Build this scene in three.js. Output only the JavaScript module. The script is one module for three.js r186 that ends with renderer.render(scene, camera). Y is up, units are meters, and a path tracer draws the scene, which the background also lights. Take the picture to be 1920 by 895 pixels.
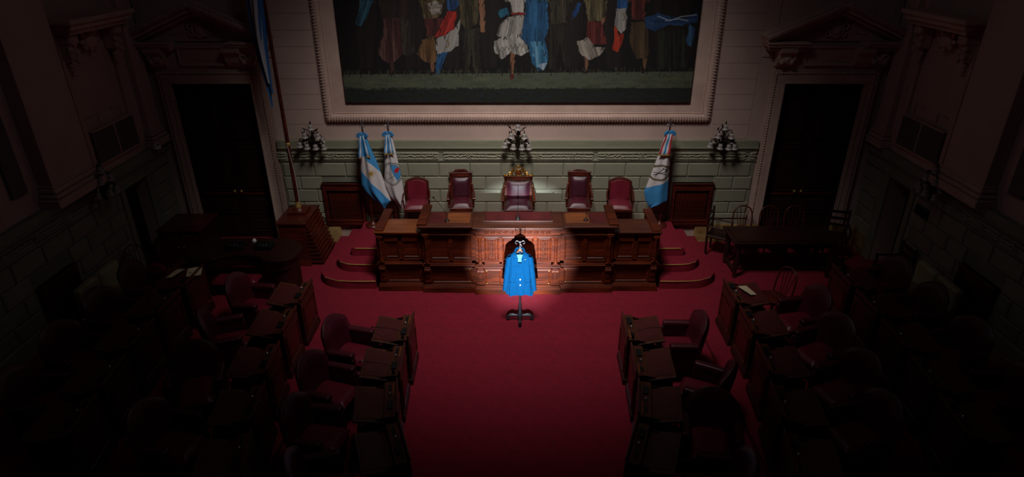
import * as THREE from 'three';
import { RoundedBoxGeometry } from 'three/addons/geometries/RoundedBoxGeometry.js';
import { mergeGeometries, mergeVertices } from 'three/addons/utils/BufferGeometryUtils.js';
import { RectAreaLightUniformsLib } from 'three/addons/lights/RectAreaLightUniformsLib.js';

// ---------------------------------------------------------------- camera, lights, exposure
// X to the right, Y up, Z = distance from the camera along the chamber (three.js z = -Z)
const scene = new THREE.Scene();
scene.background = new THREE.Color(0x000000);
RectAreaLightUniformsLib.init();
const renderer = new THREE.WebGLRenderer({ antialias: true });
renderer.toneMapping = THREE.LinearToneMapping;
renderer.toneMappingExposure = 1.0;
renderer.shadowMap.enabled = true;

const FPX = 1170, PITCH = 26, CX = 971, CY = 447.5, EYE = 6;
const camera = new THREE.PerspectiveCamera(2 * Math.atan(CY / FPX) * 180 / Math.PI, 1920 / 895, 0.1, 60);
camera.position.set(0, EYE, 0);
camera.rotation.set(-PITCH * Math.PI / 180, 0, 0);
camera.setViewOffset(1920, 895, -11, 0, 1920, 895);
camera.updateProjectionMatrix();
scene.add(camera);

// cool narrow spotlight on the jacket, from a stand below the gallery
const jacketSpot = new THREE.SpotLight(new THREE.Color(0.84, 0.93, 1.0), 1050, 0, 8.5 * Math.PI / 180, 1, 2);
jacketSpot.position.set(-0.02, 2.6, -3.0);
jacketSpot.target.position.set(0.06, 0.74, -9.9);
jacketSpot.shadow.radius = 1.6;
// soft, broad ceiling spotlight over the rostrum
const houseSpot = new THREE.SpotLight(new THREE.Color(1.0, 0.91, 0.88), 165, 0, 38.5 * Math.PI / 180, 1, 2);
houseSpot.position.set(0, 9.3, -7.0);
houseSpot.target.position.set(0, 1.2, -11.3);
houseSpot.shadow.radius = 45;
for (const l of [jacketSpot, houseSpot]) { l.castShadow = true; l.shadow.mapSize.set(2048, 2048); scene.add(l, l.target); }

// ---------------------------------------------------------------- helpers
let seed = 7;
const rnd = () => { seed = (seed * 16807) % 2147483647; return seed / 2147483647; };
const rr = (a, b) => a + (b - a) * rnd();
const D2R = Math.PI / 180;
const used = {};
const numbered = (n) => { if (!(n in used)) { used[n] = 0; return n; } used[n]++; return n + '_' + String(used[n]).padStart(3, '0'); };
const V = (x, y, z) => new THREE.Vector3(x, y, z);
// point on a plane Z = const seen at pixel (px, py)
function pxZ(px, py, Z) {
  const u = (px - CX) / FPX, v = (py - CY) / FPX, s = Math.sin(PITCH * D2R), c = Math.cos(PITCH * D2R);
  const dy = -s - v * c, dz = c - v * s, t = Z / dz;
  return [u * t, EYE + dy * t];
}
function fin(g, uvScale = 1) {            // non-indexed, position/normal/uv only, uv in metres
  if (g.index) g = g.toNonIndexed();
  for (const k of Object.keys(g.attributes)) if (!['position', 'normal', 'uv'].includes(k)) g.deleteAttribute(k);
  if (!g.attributes.normal) g.computeVertexNormals();
  const p = g.attributes.position, n = p.count, uv = new Float32Array(n * 2);
  const a = V(0, 0, 0), b = V(0, 0, 0), c = V(0, 0, 0);
  for (let i = 0; i < n; i += 3) {
    a.fromBufferAttribute(p, i); b.fromBufferAttribute(p, i + 1); c.fromBufferAttribute(p, i + 2);
    const nx = Math.abs((b.y - a.y) * (c.z - a.z) - (b.z - a.z) * (c.y - a.y)), ny = Math.abs((b.z - a.z) * (c.x - a.x) - (b.x - a.x) * (c.z - a.z)), nz = Math.abs((b.x - a.x) * (c.y - a.y) - (b.y - a.y) * (c.x - a.x));
    for (let k = 0; k < 3; k++) {
      const q = [a, b, c][k];
      let U, W; if (nx >= ny && nx >= nz) { U = q.z; W = q.y; } else if (ny >= nz) { U = q.x; W = q.z; } else { U = q.x; W = q.y; }
      uv[(i + k) * 2] = U * uvScale; uv[(i + k) * 2 + 1] = W * uvScale;
    }
  }
  g.setAttribute('uv', new THREE.BufferAttribute(uv, 2));
  g.morphAttributes = {};
  return g;
}
function keepUV(g) {
  if (g.index) g = g.toNonIndexed();
  for (const k of Object.keys(g.attributes)) if (!['position', 'normal', 'uv'].includes(k)) g.deleteAttribute(k);
  if (!g.attributes.normal) g.computeVertexNormals();
  return g;
}
// box between coordinates, Z as distance
function B(x0, x1, y0, y1, Z0, Z1, r = 0) {
  const w = Math.abs(x1 - x0), h = Math.abs(y1 - y0), d = Math.abs(Z1 - Z0);
  const g = r ? new RoundedBoxGeometry(w, h, d, 1, Math.min(r, w / 2.01, h / 2.01, d / 2.01)) : new THREE.BoxGeometry(w, h, d);
  g.translate((x0 + x1) / 2, (y0 + y1) / 2, -(Z0 + Z1) / 2);
  return fin(g);
}
// box by size and centre in local coordinates
function L(w, h, d, x, y, z, r = 0, seg = 1) {
  const g = r ? new RoundedBoxGeometry(w, h, d, seg, Math.min(r, w / 2.01, h / 2.01, d / 2.01)) : new THREE.BoxGeometry(w, h, d);
  g.translate(x, y, z); return fin(g);
}
function cyl(r0, r1, h, x, y, z, seg = 12) { const g = new THREE.CylinderGeometry(r1, r0, h, seg); g.translate(x, y + h / 2, z); return fin(g); }
function lathe(pts, x, y, z, seg = 14) { const g = new THREE.LatheGeometry(pts.map(([r, h]) => new THREE.Vector2(r, h)), seg); g.translate(x, y, z); return fin(g); }
function tube(pts, r, seg = 12, rs = 6, closed = false) {
  const c = new THREE.CatmullRomCurve3(pts.map((p) => V(...p)), closed);
  return fin(new THREE.TubeGeometry(c, seg, r, rs, closed));
}
function ball(r, x, y, z, sx = 1, sy = 1, sz = 1, ws = 10, hs = 7) { const g = new THREE.SphereGeometry(r, ws, hs); g.scale(sx, sy, sz); g.translate(x, y, z); return fin(g); }
// bevelled raised block facing +z, its back at z = 0
function raised(w, h, t, bev) {
  const a = [[-w / 2, -h / 2, 0], [w / 2, -h / 2, 0], [w / 2, h / 2, 0], [-w / 2, h / 2, 0]];
  const lip = t * 0.35, m = a.map(([x, y]) => [x, y, lip]);
  const f = a.map(([x, y]) => [x - Math.sign(x) * bev, y - Math.sign(y) * bev, t]);
  const P = []; const quad = (p, q, r, s) => P.push(...p, ...q, ...r, ...p, ...r, ...s);
  for (let i = 0; i < 4; i++) { const j = (i + 1) % 4; quad(a[i], a[j], m[j], m[i]); quad(m[i], m[j], f[j], f[i]); }
  quad(f[0], f[1], f[2], f[3]);
  const g = new THREE.BufferGeometry(); g.setAttribute('position', new THREE.BufferAttribute(new Float32Array(P), 3));
  g.computeVertexNormals(); return fin(g);
}
// picture-frame moulding: profile [[inset, proud], ...] swept round a rectangle, facing +z
function mould(w, h, prof) {
  const P = []; const quad = (p, q, r, s) => P.push(...p, ...q, ...r, ...p, ...r, ...s);
  const ring = prof.map(([i, z]) => [[-w / 2 + i, -h / 2 + i, z], [w / 2 - i, -h / 2 + i, z], [w / 2 - i, h / 2 - i, z], [-w / 2 + i, h / 2 - i, z]]);
  for (let k = 0; k + 1 < ring.length; k++) for (let i = 0; i < 4; i++) { const j = (i + 1) % 4; quad(ring[k][i], ring[k][j], ring[k + 1][j], ring[k + 1][i]); }
  const g = new THREE.BufferGeometry(); g.setAttribute('position', new THREE.BufferAttribute(new Float32Array(P), 3));
  g.computeVertexNormals(); return fin(g);
}
function prism(pts, depth, bevel = 0) {    // polygon in x,y extruded along +z
  const s = new THREE.Shape(pts.map(([x, y]) => new THREE.Vector2(x, y)));
  return fin(new THREE.ExtrudeGeometry(s, { depth, bevelEnabled: bevel > 0, bevelSize: bevel, bevelThickness: bevel, bevelSegments: 1, curveSegments: 8 }));
}
const mv = (g, x = 0, y = 0, z = 0, rx = 0, ry = 0, rz = 0, s = 1) => {
  const m = new THREE.Matrix4().compose(V(x, y, z), new THREE.Quaternion().setFromEuler(new THREE.Euler(rx, ry, rz, 'YXZ')), V(s, s, s));
  return g.clone().applyMatrix4(m);
};
// place a +z-facing piece on: the back wall (faces +z), the wall at X<0 (faces +x) or X>0 (faces -x); along = X or Z
function onBack(g, X, Y, Z) { return mv(g, X, Y, -Z); }
function onSide(g, s, Z, Y, proud = 0) { return mv(g, s * (WX - proud), Y, -Z, 0, s < 0 ? Math.PI / 2 : -Math.PI / 2); }
function mk(name, geos, mat, parent) {
  const list = Array.isArray(geos) ? geos : [geos];
  const g = list.length > 1 ? mergeGeometries(list) : list[0];
  const o = new THREE.Mesh(g, mat); o.name = parent ? name : numbered(name);
  o.castShadow = o.receiveShadow = true; (parent || scene).add(o); return o;
}
function thing(name, label, category, group, x = 0, y = 0, Z = 0, turn = 0) {
  const o = new THREE.Group(); o.name = numbered(name); o.position.set(x, y, -Z); o.rotation.y = turn * D2R;
  o.userData = { label, category }; if (group) o.userData.group = group; scene.add(o); return o;
}
function tag(o, label, category, group) { o.userData.label = label; o.userData.category = category; if (group) o.userData.group = group; return o; }
function struct(name, geos, mat, label, category) { const o = mk(name, geos, mat); o.name = name; o.userData = { kind: 'structure', label, category }; return o; }
function structGroup(name, label, category) { const o = new THREE.Group(); o.name = name; scene.add(o); o.userData = { kind: 'structure', label, category }; return o; }
function dup(root, label, group, x, y, Z, turn) {
  const r = root.clone(); r.name = numbered(root.name.replace(/_\d{3}$/, '')); r.position.set(x, y, -Z); r.rotation.y = turn * D2R;
  r.userData = { ...root.userData, label }; if (group) r.userData.group = group; scene.add(r); return r;
}
const stuff = (o) => { o.userData.kind = 'stuff'; return o; };

// ---------------------------------------------------------------- procedural textures
function lattice(n) { const a = new Float32Array(n * n); for (let i = 0; i < a.length; i++) a[i] = rnd(); return a; }
function noiseField(size, octs) {          // octs: [[cellsX, cellsY, weight], ...], tileable
  const out = new Float32Array(size * size); let tot = 0;
  for (const [cx, cy, w] of octs) {
    tot += w; const N = Math.max(cx, cy), lat = lattice(N);
    for (let y = 0; y < size; y++) for (let x = 0; x < size; x++) {
      const fx = x / size * cx, fy = y / size * cy, x0 = Math.floor(fx), y0 = Math.floor(fy);
      let tx = fx - x0, ty = fy - y0; tx = tx * tx * (3 - 2 * tx); ty = ty * ty * (3 - 2 * ty);
      const g = (i, j) => lat[((y0 + j) % cy) * N + ((x0 + i) % cx)];
      out[y * size + x] += w * ((g(0, 0) * (1 - tx) + g(1, 0) * tx) * (1 - ty) + (g(0, 1) * (1 - tx) + g(1, 1) * tx) * ty);
    }
  }
  for (let i = 0; i < out.length; i++) out[i] /= tot;
  return out;
}
function texFrom(size, fn, repeat, srgb = true) {
  const d = new Uint8Array(size * size * 4);
  for (let i = 0; i < size * size; i++) { const c = fn(i, i % size, Math.floor(i / size)); d[i * 4] = c[0]; d[i * 4 + 1] = c[1]; d[i * 4 + 2] = c[2]; d[i * 4 + 3] = 255; }
  const t = new THREE.DataTexture(d, size, size, THREE.RGBAFormat);
  t.wrapS = t.wrapT = THREE.RepeatWrapping; t.magFilter = THREE.LinearFilter; t.minFilter = THREE.LinearMipmapLinearFilter; t.generateMipmaps = true;
  if (srgb) t.colorSpace = THREE.SRGBColorSpace; t.repeat.set(repeat, repeat); t.needsUpdate = true; return t;
}
const cl = (v) => Math.max(0, Math.min(255, v));
const mix3 = (a, b, t) => [cl(a[0] + (b[0] - a[0]) * t), cl(a[1] + (b[1] - a[1]) * t), cl(a[2] + (b[2] - a[2]) * t)];
const hex = (h) => [(h >> 16) & 255, (h >> 8) & 255, h & 255];
const fWood = noiseField(512, [[3, 40, 1], [6, 120, .8], [10, 250, .5], [4, 6, .7]]);
const fFine = noiseField(512, [[256, 256, 1], [128, 128, .7], [40, 40, .4], [8, 8, .5]]);
const fSoft = noiseField(512, [[5, 5, 1], [14, 14, .6], [60, 60, .35], [200, 200, .3]]);
const fVein = noiseField(512, [[4, 6, 1], [12, 18, .7], [50, 60, .3]]);
const bumpFine = texFrom(512, (i) => { const v = fFine[i] * 255; return [v, v, v]; }, 2.2, false);
const bumpSoft = texFrom(512, (i) => { const v = fSoft[i] * 255; return [v, v, v]; }, 1.2, false);
function woodTex(dark, light, rep = 0.9) { return texFrom(512, (i) => mix3(hex(dark), hex(light), Math.pow(fWood[i], 1.3) * 1.5 - .15), rep); }
function softTex(a, b, rep, f = fSoft) { return texFrom(512, (i) => mix3(hex(a), hex(b), f[i] * 1.8 - .4), rep); }
const S = (o) => new THREE.MeshStandardMaterial(o);
const PH = (o) => new THREE.MeshPhysicalMaterial(o);
const M = {
  carpet: S({ map: softTex(0x71091f, 0x95112f, 1.6, fFine), roughness: 0.97, bumpMap: bumpFine, bumpScale: 0.004 }),
  plaster: S({ map: softTex(0xbaa196, 0xc6ada1, 0.35), roughness: 0.85, bumpMap: bumpSoft, bumpScale: 0.002 }),
  plasterTrim: S({ map: softTex(0xb99d90, 0xcdb3a4, 0.5), roughness: 0.8, bumpMap: bumpSoft, bumpScale: 0.0015 }),
  green: S({ map: softTex(0x83866f, 0x93947d, 0.5), roughness: 0.75, bumpMap: bumpSoft, bumpScale: 0.0015 }),
  brickA: S({ map: softTex(0x8d8d78, 0x9c9b86, 0.5), roughness: 0.75, bumpMap: bumpSoft, bumpScale: 0.0015 }),
  brickB: S({ map: softTex(0x888974, 0x979681, 0.6), roughness: 0.75, bumpMap: bumpSoft, bumpScale: 0.0015 }),
  greenDark: S({ map: softTex(0x7c7e6a, 0x8c8c78, 0.5), roughness: 0.75 }),
  greenLight: S({ map: softTex(0x95957f, 0xa5a38d, 0.5), roughness: 0.7 }),
  marble: S({ map: texFrom(512, (i) => mix3(hex(0x8a6a3c), hex(0xb79a66), fVein[i] * 2.2 - .6), 0.7), roughness: 0.35 }),
  wood: PH({ map: woodTex(0x320e04, 0x772f0b), roughness: 0.5, specularIntensity: 0.6, bumpMap: bumpSoft, bumpScale: 0.0006 }),
  woodRed: PH({ map: woodTex(0x381009, 0x6a2716), roughness: 0.4, clearcoat: 0.2, clearcoatRoughness: 0.3 }),
  woodDesk: PH({ map: woodTex(0x3a180e, 0x62301c), roughness: 0.42, clearcoat: 0.15, clearcoatRoughness: 0.3 }),
  woodDark: PH({ map: woodTex(0x1d0905, 0x3a160d), roughness: 0.45, clearcoat: 0.15, clearcoatRoughness: 0.35 }),
  woodLight: PH({ map: woodTex(0x6a3518, 0x9a5527), roughness: 0.35, clearcoat: 0.3, clearcoatRoughness: 0.25 }),
  doorWood: S({ map: woodTex(0x1c0705, 0x350f0b), roughness: 0.55 }),
  leather: PH({ map: softTex(0x47101d, 0x581626, 1.4), roughness: 0.42, clearcoat: 0.12, clearcoatRoughness: 0.3, bumpMap: bumpFine, bumpScale: 0.0012 }),
  leatherRed: PH({ map: softTex(0x6b1728, 0x7d2032, 1.4), roughness: 0.4, clearcoat: 0.15, clearcoatRoughness: 0.35, bumpMap: bumpFine, bumpScale: 0.0012 }),
  leatherPlum: PH({ map: softTex(0x421a28, 0x532334, 1.4), roughness: 0.42, clearcoat: 0.12, clearcoatRoughness: 0.35, bumpMap: bumpFine, bumpScale: 0.001 }),
  leatherTop: PH({ map: softTex(0x4a1518, 0x5c1d1e, 1.2), roughness: 0.45 }),
  brass: S({ color: 0xc9a45c, metalness: 0.5, roughness: 0.45 }),
  gold: S({ color: 0xc8933c, metalness: 0.9, roughness: 0.35 }),
  iron: S({ color: 0x2a2c30, metalness: 0.6, roughness: 0.4 }),
  chrome: S({ color: 0xcfd4da, metalness: 0.95, roughness: 0.2 }),
  bronze: S({ color: 0x2b2116, metalness: 0.55, roughness: 0.5 }),
  black: S({ color: 0x0c0c0d, roughness: 0.5 }),
  shade: PH({ color: 0xb9b2ac, roughness: 0.35, transmission: 0.35, thickness: 0 }),
  greyPanel: S({ map: softTex(0x5c5450, 0x69605b, 1), roughness: 0.8 }),
  white: S({ color: 0xd8d4cc, roughness: 0.6 }),
  paper: S({ color: 0xd9c9a6, roughness: 0.85 }),
  cream: PH({ map: softTex(0xb3aa84, 0xc4bb97, 1), roughness: 0.5 }),
  jacket: PH({ map: softTex(0x022a4b, 0x03365b, 2.5, fFine), roughness: 0.95, specularIntensity: 0.08, bumpMap: bumpFine, bumpScale: 0.001, side: THREE.DoubleSide }),
  carved: PH({ map: woodTex(0x340f06, 0x743214), roughness: 0.3, clearcoat: 0.4, clearcoatRoughness: 0.2 }),
  lining: S({ color: 0x34708f, roughness: 0.55, side: THREE.DoubleSide }),
  canvasDark: S({ color: 0x0b0a09, roughness: 0.7 }),
  lampLens: S({ color: 0xffffff, emissive: 0xdfefff, emissiveIntensity: 3 }),
};
// ---------------------------------------------------------------- the room
const WX = 7.2, WZ = 12.2, H = 10, ZN = -3.5;        // half width, back wall distance, height, wall behind the gallery
const DOOR_C = 5.93, DOOR_HW = 0.775, DOOR_H = 3.41; // tall doors in the back wall
const SD0 = 10.58, SD1 = 11.3, SD_H = 2.02;          // small doorways in the side walls (distances Z)
{
  const holes = (shape, list) => { for (const [x0, x1, y0, y1] of list) { const h = new THREE.Path(); h.moveTo(x0, y0); h.lineTo(x0, y1); h.lineTo(x1, y1); h.lineTo(x1, y0); h.closePath(); shape.holes.push(h); } return shape; };
  const notched = (x0, x1, top, doors) => { const p = [[x0, 0.001]]; for (const [a, b, h] of doors) p.push([a, .001], [a, h], [b, h], [b, .001]); p.push([x1, .001], [x1, top], [x0, top]); return new THREE.Shape(p.map(([x, y]) => new THREE.Vector2(x, y))); };
  const rect = (x0, x1, y0, y1) => new THREE.Shape([new THREE.Vector2(x0, y0), new THREE.Vector2(x1, y0), new THREE.Vector2(x1, y1), new THREE.Vector2(x0, y1)]);
  struct('floor', B(-WX - .4, WX + .4, -0.25, 0, ZN - .4, WZ + .9), M.carpet, 'crimson carpet over the whole chamber floor', 'floor');
  struct('ceiling', B(-WX - .4, WX + .4, H, H + .3, ZN - .4, WZ + .9), M.plaster, 'pale plaster ceiling high over the chamber', 'ceiling');
  struct('wall_front', B(-WX - .4, WX + .4, 0, H, ZN - .4, ZN), M.plaster, 'plain plaster wall facing the rostrum', 'wall');
  // back wall with two door openings
  let g = new THREE.ExtrudeGeometry(notched(-WX - .4, WX + .4, H, [[-DOOR_C - DOOR_HW, -DOOR_C + DOOR_HW, DOOR_H], [DOOR_C - DOOR_HW, DOOR_C + DOOR_HW, DOOR_H]]), { depth: 0.5, bevelEnabled: false });
  g.translate(0, 0, -WZ - 0.5);
  const wb = struct('wall_back', fin(g), M.plaster, 'pinkish plaster wall behind the rostrum with green rusticated lower part', 'wall');
  struct('wall_hall', B(-WX - .4, WX + .4, 0, H, WZ + .7, WZ + .9), M.plaster, 'dark wall behind the tall double doors', 'wall');
  // side walls with a doorway each
  const sideWalls = {};
  for (const s of [-1, 1]) {
    let q = new THREE.ExtrudeGeometry(notched(ZN, WZ, H, [[SD0, SD1, SD_H]]), { depth: 0.4, bevelEnabled: false });
    // shape x -> Z, extrude -> outwards
    q.applyMatrix4(new THREE.Matrix4().set(0, 0, s, s * WX, 0, 1, 0, 0, -1, 0, 0, 0, 0, 0, 0, 1));
    if (s > 0) { } 
    q = fin(q); if (s < 0) { const p = q.attributes.position; for (let i = 0; i < p.count; i += 3) { const t = [p.getX(i + 1), p.getY(i + 1), p.getZ(i + 1)]; p.setXYZ(i + 1, p.getX(i + 2), p.getY(i + 2), p.getZ(i + 2)); p.setXYZ(i + 2, ...t); } }
    q.computeVertexNormals();
    sideWalls[s] = struct(s < 0 ? 'wall_left' : 'wall_right', q, M.plaster, s < 0 ? 'side wall with green stone blocks below, nearest the tall flagpole' : 'side wall with green stone blocks below, beside the long rectangular table', 'wall');
    struct(s < 0 ? 'wall_passage_left' : 'wall_passage_right', [B(s * (WX + 1.5), s * (WX + 1.6), 0, 3, 9, 12.2), B(s * (WX + .4), s * (WX + 1.6), 3, 3.1, 9, 12.2)], M.white, s < 0 ? 'pale corridor wall seen through the doorway on the flagpole side' : 'pale corridor wall seen through the doorway on the long table side', 'wall');
    struct(s < 0 ? 'floor_passage_left' : 'floor_passage_right', B(s * (WX + .4), s * (WX + 1.6), -.25, 0, 9, 12.2), M.carpet, s < 0 ? 'carpet of the corridor behind the doorway on the flagpole side' : 'carpet of the corridor behind the doorway on the long table side', 'floor');
  }
  // carpeted terraces carrying the outer desk rows
  for (const s of [-1, 1]) {
    const t = struct(s < 0 ? 'floor_terrace_left' : 'floor_terrace_right', [B(s * 3.06, s * 5.0, 0.0, 0.1, ZN, 9.15, .02), B(s * 5.0, s * (WX - .01), 0, 0.2, ZN, 9.6, .02)], M.carpet, s < 0 ? 'low crimson carpeted terraces under the outer desk rows, flagpole side' : 'low crimson carpeted terraces under the outer desk rows, long table side', 'floor step');
  }

  // ---- rusticated green wainscot of the back wall
  const wainHW = 4.86;
  mk('wainscot', B(-wainHW, wainHW, 0.4, 1.83, WZ - 0.02, WZ + .01), M.greenDark, wb);
  const rows = [[.675, .925], [.925, 1.21], [1.21, 1.495], [1.495, 1.79]];
  const gap = 0.02;
  const cuts = (a, b, bad) => { let seg = [[a, b]]; for (const [u, v] of bad) { const o = []; for (const [p, q] of seg) { if (v <= p || u >= q) { o.push([p, q]); continue; } if (u > p) o.push([p, u]); if (v < q) o.push([v, q]); } seg = o; } return seg.filter(([p, q]) => q - p > 0.07); };
  const cache = {};
  const brickGeo = (w, h) => { const k = w.toFixed(3) + '_' + h.toFixed(3); return cache[k] || (cache[k] = raised(w, h, 0.024, 0.013)); };
  const pieces = (bl, geo, mat, x, y, z, ry) => { const m = new THREE.Mesh(geo, mat); m.name = 'brick'; m.position.set(x, y, z); m.rotation.y = ry; m.castShadow = m.receiveShadow = true; bl.add(m); };
  const BWID = 0.641;
  rows.forEach(([y0, y1], r) => {
    const bad = y0 < 1.3 ? [[-4.06, -3.13], [3.13, 4.06]] : [];
    for (let k = -9; k <= 9; k++) {
      const xa = -0.345 + BWID * (k + (r % 2 ? 0 : .5)), xb = xa + BWID;
      const a = Math.max(xa, -wainHW + .01), b = Math.min(xb, wainHW - .01); if (b - a < .06) continue;
      for (const [p, q] of cuts(a, b, bad)) pieces(wb, brickGeo(q - p - gap, y1 - y0 - gap), (k + r) % 2 ? M.brickA : M.brickB, (p + q) / 2, (y0 + y1) / 2, -WZ + 0.02, 0);
    }
  });
  // side walls
  for (const s of [-1, 1]) {
    const w = sideWalls[s];
    mk('wainscot', [B(s * (WX - .02), s * (WX + .01), .4, 1.83, 2.5, SD0 - .12), B(s * (WX - .02), s * (WX + .01), .4, 1.83, SD1 + .2, WZ)], M.greenDark, w);
    rows.forEach(([y0, y1], r) => {
      const bad = [[SD0 - .14, SD1 + .22]]; if (y0 < 1.25) bad.push([7.98, 8.86], [5.4, 6.3]);
      for (let k = 0; k < 16; k++) {
        const xa = 2.6 + BWID * (k + (r % 2 ? 0 : .5)), xb = Math.min(xa + BWID, WZ - .02);
        if (xb - xa < .06) continue;
        for (const [p, q] of cuts(xa, xb, bad)) pieces(w, brickGeo(q - p - gap, y1 - y0 - gap), (k + r) % 2 ? M.brickA : M.brickB, s * (WX - .02), (y0 + y1) / 2, -(p + q) / 2, s < 0 ? Math.PI / 2 : -Math.PI / 2);
      }
    });
  }
  // ---- marble plinths
  const plinthProf = (x0, x1) => [B(x0, x1, 0, .42, WZ - .06, WZ)];
  const bb = struct('baseboard_back', [B(-wainHW, -3.8, 0, .42, WZ - .07, WZ, .01), B(3.8, wainHW, 0, .42, WZ - .07, WZ, .01)], M.marble, 'ochre marble plinth along the foot of the wall behind the rostrum', 'baseboard');
  mk('plinth_cap', [B(-wainHW, -4.07, .56, .67, WZ - .06, WZ, .015), B(-3.12, 3.12, .51, .67, WZ - .06, WZ, .015), B(4.07, wainHW, .56, .67, WZ - .06, WZ, .015), B(-wainHW, -4.07, .42, .56, WZ - .035, WZ), B(4.07, wainHW, .42, .56, WZ - .035, WZ)], M.greenLight, bb);
  for (const s of [-1, 1]) {
    const o = struct(s < 0 ? 'baseboard_left' : 'baseboard_right', [B(s * (WX - .07), s * WX, .0, .42, 2.5, SD0 - .14, .01), B(s * (WX - .07), s * WX, 0, .42, SD1 + .22, WZ - .08, .01)], M.marble, s < 0 ? 'ochre marble plinth along the side wall, flagpole side' : 'ochre marble plinth along the side wall, long table side', 'baseboard');
    mk('plinth_cap', [B(s * (WX - .06), s * WX, .42, .66, 2.5, 7.97, .015), B(s * (WX - .06), s * WX, .42, .66, 8.87, SD0 - .14, .015), B(s * (WX - .06), s * WX, .42, .66, SD1 + .22, WZ - .08, .015)], M.greenLight, o);
  }

  // ---- wainscot cornice: fascia, cavetto, garland, strip (profile in proud, Y)
  const prof = [[.0, 1.81], [.035, 1.815], [.045, 1.83], [.045, 1.86], [.03, 1.875], [.03, 2.005], [.04, 2.015], [.045, 2.04], [.06, 2.06], [.065, 2.085], [.085, 2.1], [.09, 2.11], [.09, 2.13], [.07, 2.135], [.07, 2.265], [0, 2.27]];
  const profGeo = (len) => { const sh = new THREE.Shape(prof.map(([p, y]) => new THREE.Vector2(p, y))); return new THREE.ExtrudeGeometry(sh, { depth: len, bevelEnabled: false }); };
  // leaf used for garlands and frames
  const leaf = (() => {
    const P = []; const T = (a, b, c) => P.push(...a, ...b, ...c);
    const tip = [1, 0, .12], base = [0, 0, .05], l = [.45, .32, .05], r = [.45, -.32, .05], m = [.45, 0, .34], l2 = [.15, .2, .05], r2 = [.15, -.2, .05];
    T(base, m, l2); T(l2, m, l); T(l, m, tip); T(base, r2, m); T(r2, r, m); T(r, tip, m);
    const g = new THREE.BufferGeometry(); g.setAttribute('position', new THREE.BufferAttribute(new Float32Array(P), 3)); g.computeVertexNormals(); return fin(g);
  })();
  // garland along +x facing +z, length len, centred in height at 0
  function garland(len, hgt) {
    const out = []; const step = 0.05; const n = Math.floor(len / step);
    for (let i = 0; i < n; i++) {
      const x = i * step - len / 2; const dir = (Math.floor(x / 0.78) % 2 === 0) ? 1 : -1;
      for (const [yy, a] of [[.26, .5], [-.26, -.5], [0, rr(-.2, .2)]]) {
        const g = leaf.clone(); g.scale(.125, .075, .13); out.push(mv(g, x + rr(-.01, .01), yy * hgt, 0, 0, dir > 0 ? 0 : Math.PI, 0).applyMatrix4(new THREE.Matrix4()));
        const last = out[out.length - 1];
        if (dir < 0) { out[out.length - 1] = mv(g, 0, 0, 0, 0, 0, Math.PI - a); out[out.length - 1].translate(x, yy * hgt, 0); } else { out[out.length - 1] = mv(g, 0, 0, 0, 0, 0, a); out[out.length - 1].translate(x, yy * hgt, 0); }
      }
      if (i % 14 === 7) for (const a of [.8, -.8]) out.push(mv(L(.15, .014, .014, 0, 0, .02, .005), x, 0, .01, 0, 0, a));
    }
    return out;
  }
  const t1 = structGroup('trim_1', 'moulded green cornice with leaf garland along the wall behind the rostrum', 'cornice');
  { let p = profGeo(wainHW * 2); p.applyMatrix4(new THREE.Matrix4().set(0, 0, 1, -wainHW, 0, 1, 0, 0, 1, 0, 0, -WZ, 0, 0, 0, 1));
    const f = fin(p); flip(f); mk('cornice_moulding', f, M.green, t1);
    stuff(mk('leaf_garland', garland(wainHW * 2 - .04, .12).map((g) => { g.translate(0, 1.94, -WZ + .03); return g; }), M.greenLight, t1)); }
  for (const s of [-1, 1]) {
    const t = structGroup(s < 0 ? 'trim_2' : 'trim_3', s < 0 ? 'moulded green ledge along the side wall, flagpole side' : 'moulded green ledge along the side wall, long table side', 'cornice');
    const len = WZ - 2.5; let p = profGeo(len);
    // side ledge: deeper, runs along Z
    p.scale(1.5, 1, 1);
    p.applyMatrix4(new THREE.Matrix4().set(-s, 0, 0, s * WX, 0, 1, 0, .0, 0, 0, 1, -WZ, 0, 0, 0, 1));
    const f = fin(p); if (s > 0) flip(f); f.computeVertexNormals(); mk('ledge_moulding', f, M.green, t);
    stuff(mk('leaf_garland', garland(SD0 - 3.2, .12).map((g) => onSide(g, s, (SD0 + 2.9) / 2, 1.94, .045)), M.greenLight, t));
  }
  function flip(g) { const p = g.attributes.position; for (let i = 0; i < p.count; i += 3) { const t = [p.getX(i + 1), p.getY(i + 1), p.getZ(i + 1)]; p.setXYZ(i + 1, p.getX(i + 2), p.getY(i + 2), p.getZ(i + 2)); p.setXYZ(i + 2, ...t); } g.computeVertexNormals(); }

  // ---- faint plaster courses of the upper wall beside the picture frame
  for (const s of [-1, 1]) for (let k = 0; k < 14; k++) {
    const y0 = 2.29 + k * .3, m = new THREE.Mesh(B(s * 3.87, s * 4.62, y0, y0 + .292, WZ - .008, WZ + .01, .003), M.plaster); m.name = 'course'; m.receiveShadow = m.castShadow = true; wb.add(m);
    if (y0 > 4.9) { const q = new THREE.Mesh(B(s * 4.63, s * 7.15, y0, y0 + .292, WZ - .008, WZ + .01, .003), M.plaster); q.name = 'course'; q.receiveShadow = q.castShadow = true; wb.add(q); }
  }
  // raised upright strips above each door
  for (const s of [-1, 1]) for (const x of [4.75, 7.0]) mk('wall_strip', B(s * (x - .1), s * (x + .1), 3.9, H, WZ - .02, WZ + .01, .005), M.plaster, wb);

  // ---- door surrounds with pediments
  const bead = (() => { const g = new THREE.SphereGeometry(.024, 5, 4); g.scale(1, 1, .8); return fin(g); })();
  let nTrim = 4;
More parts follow.
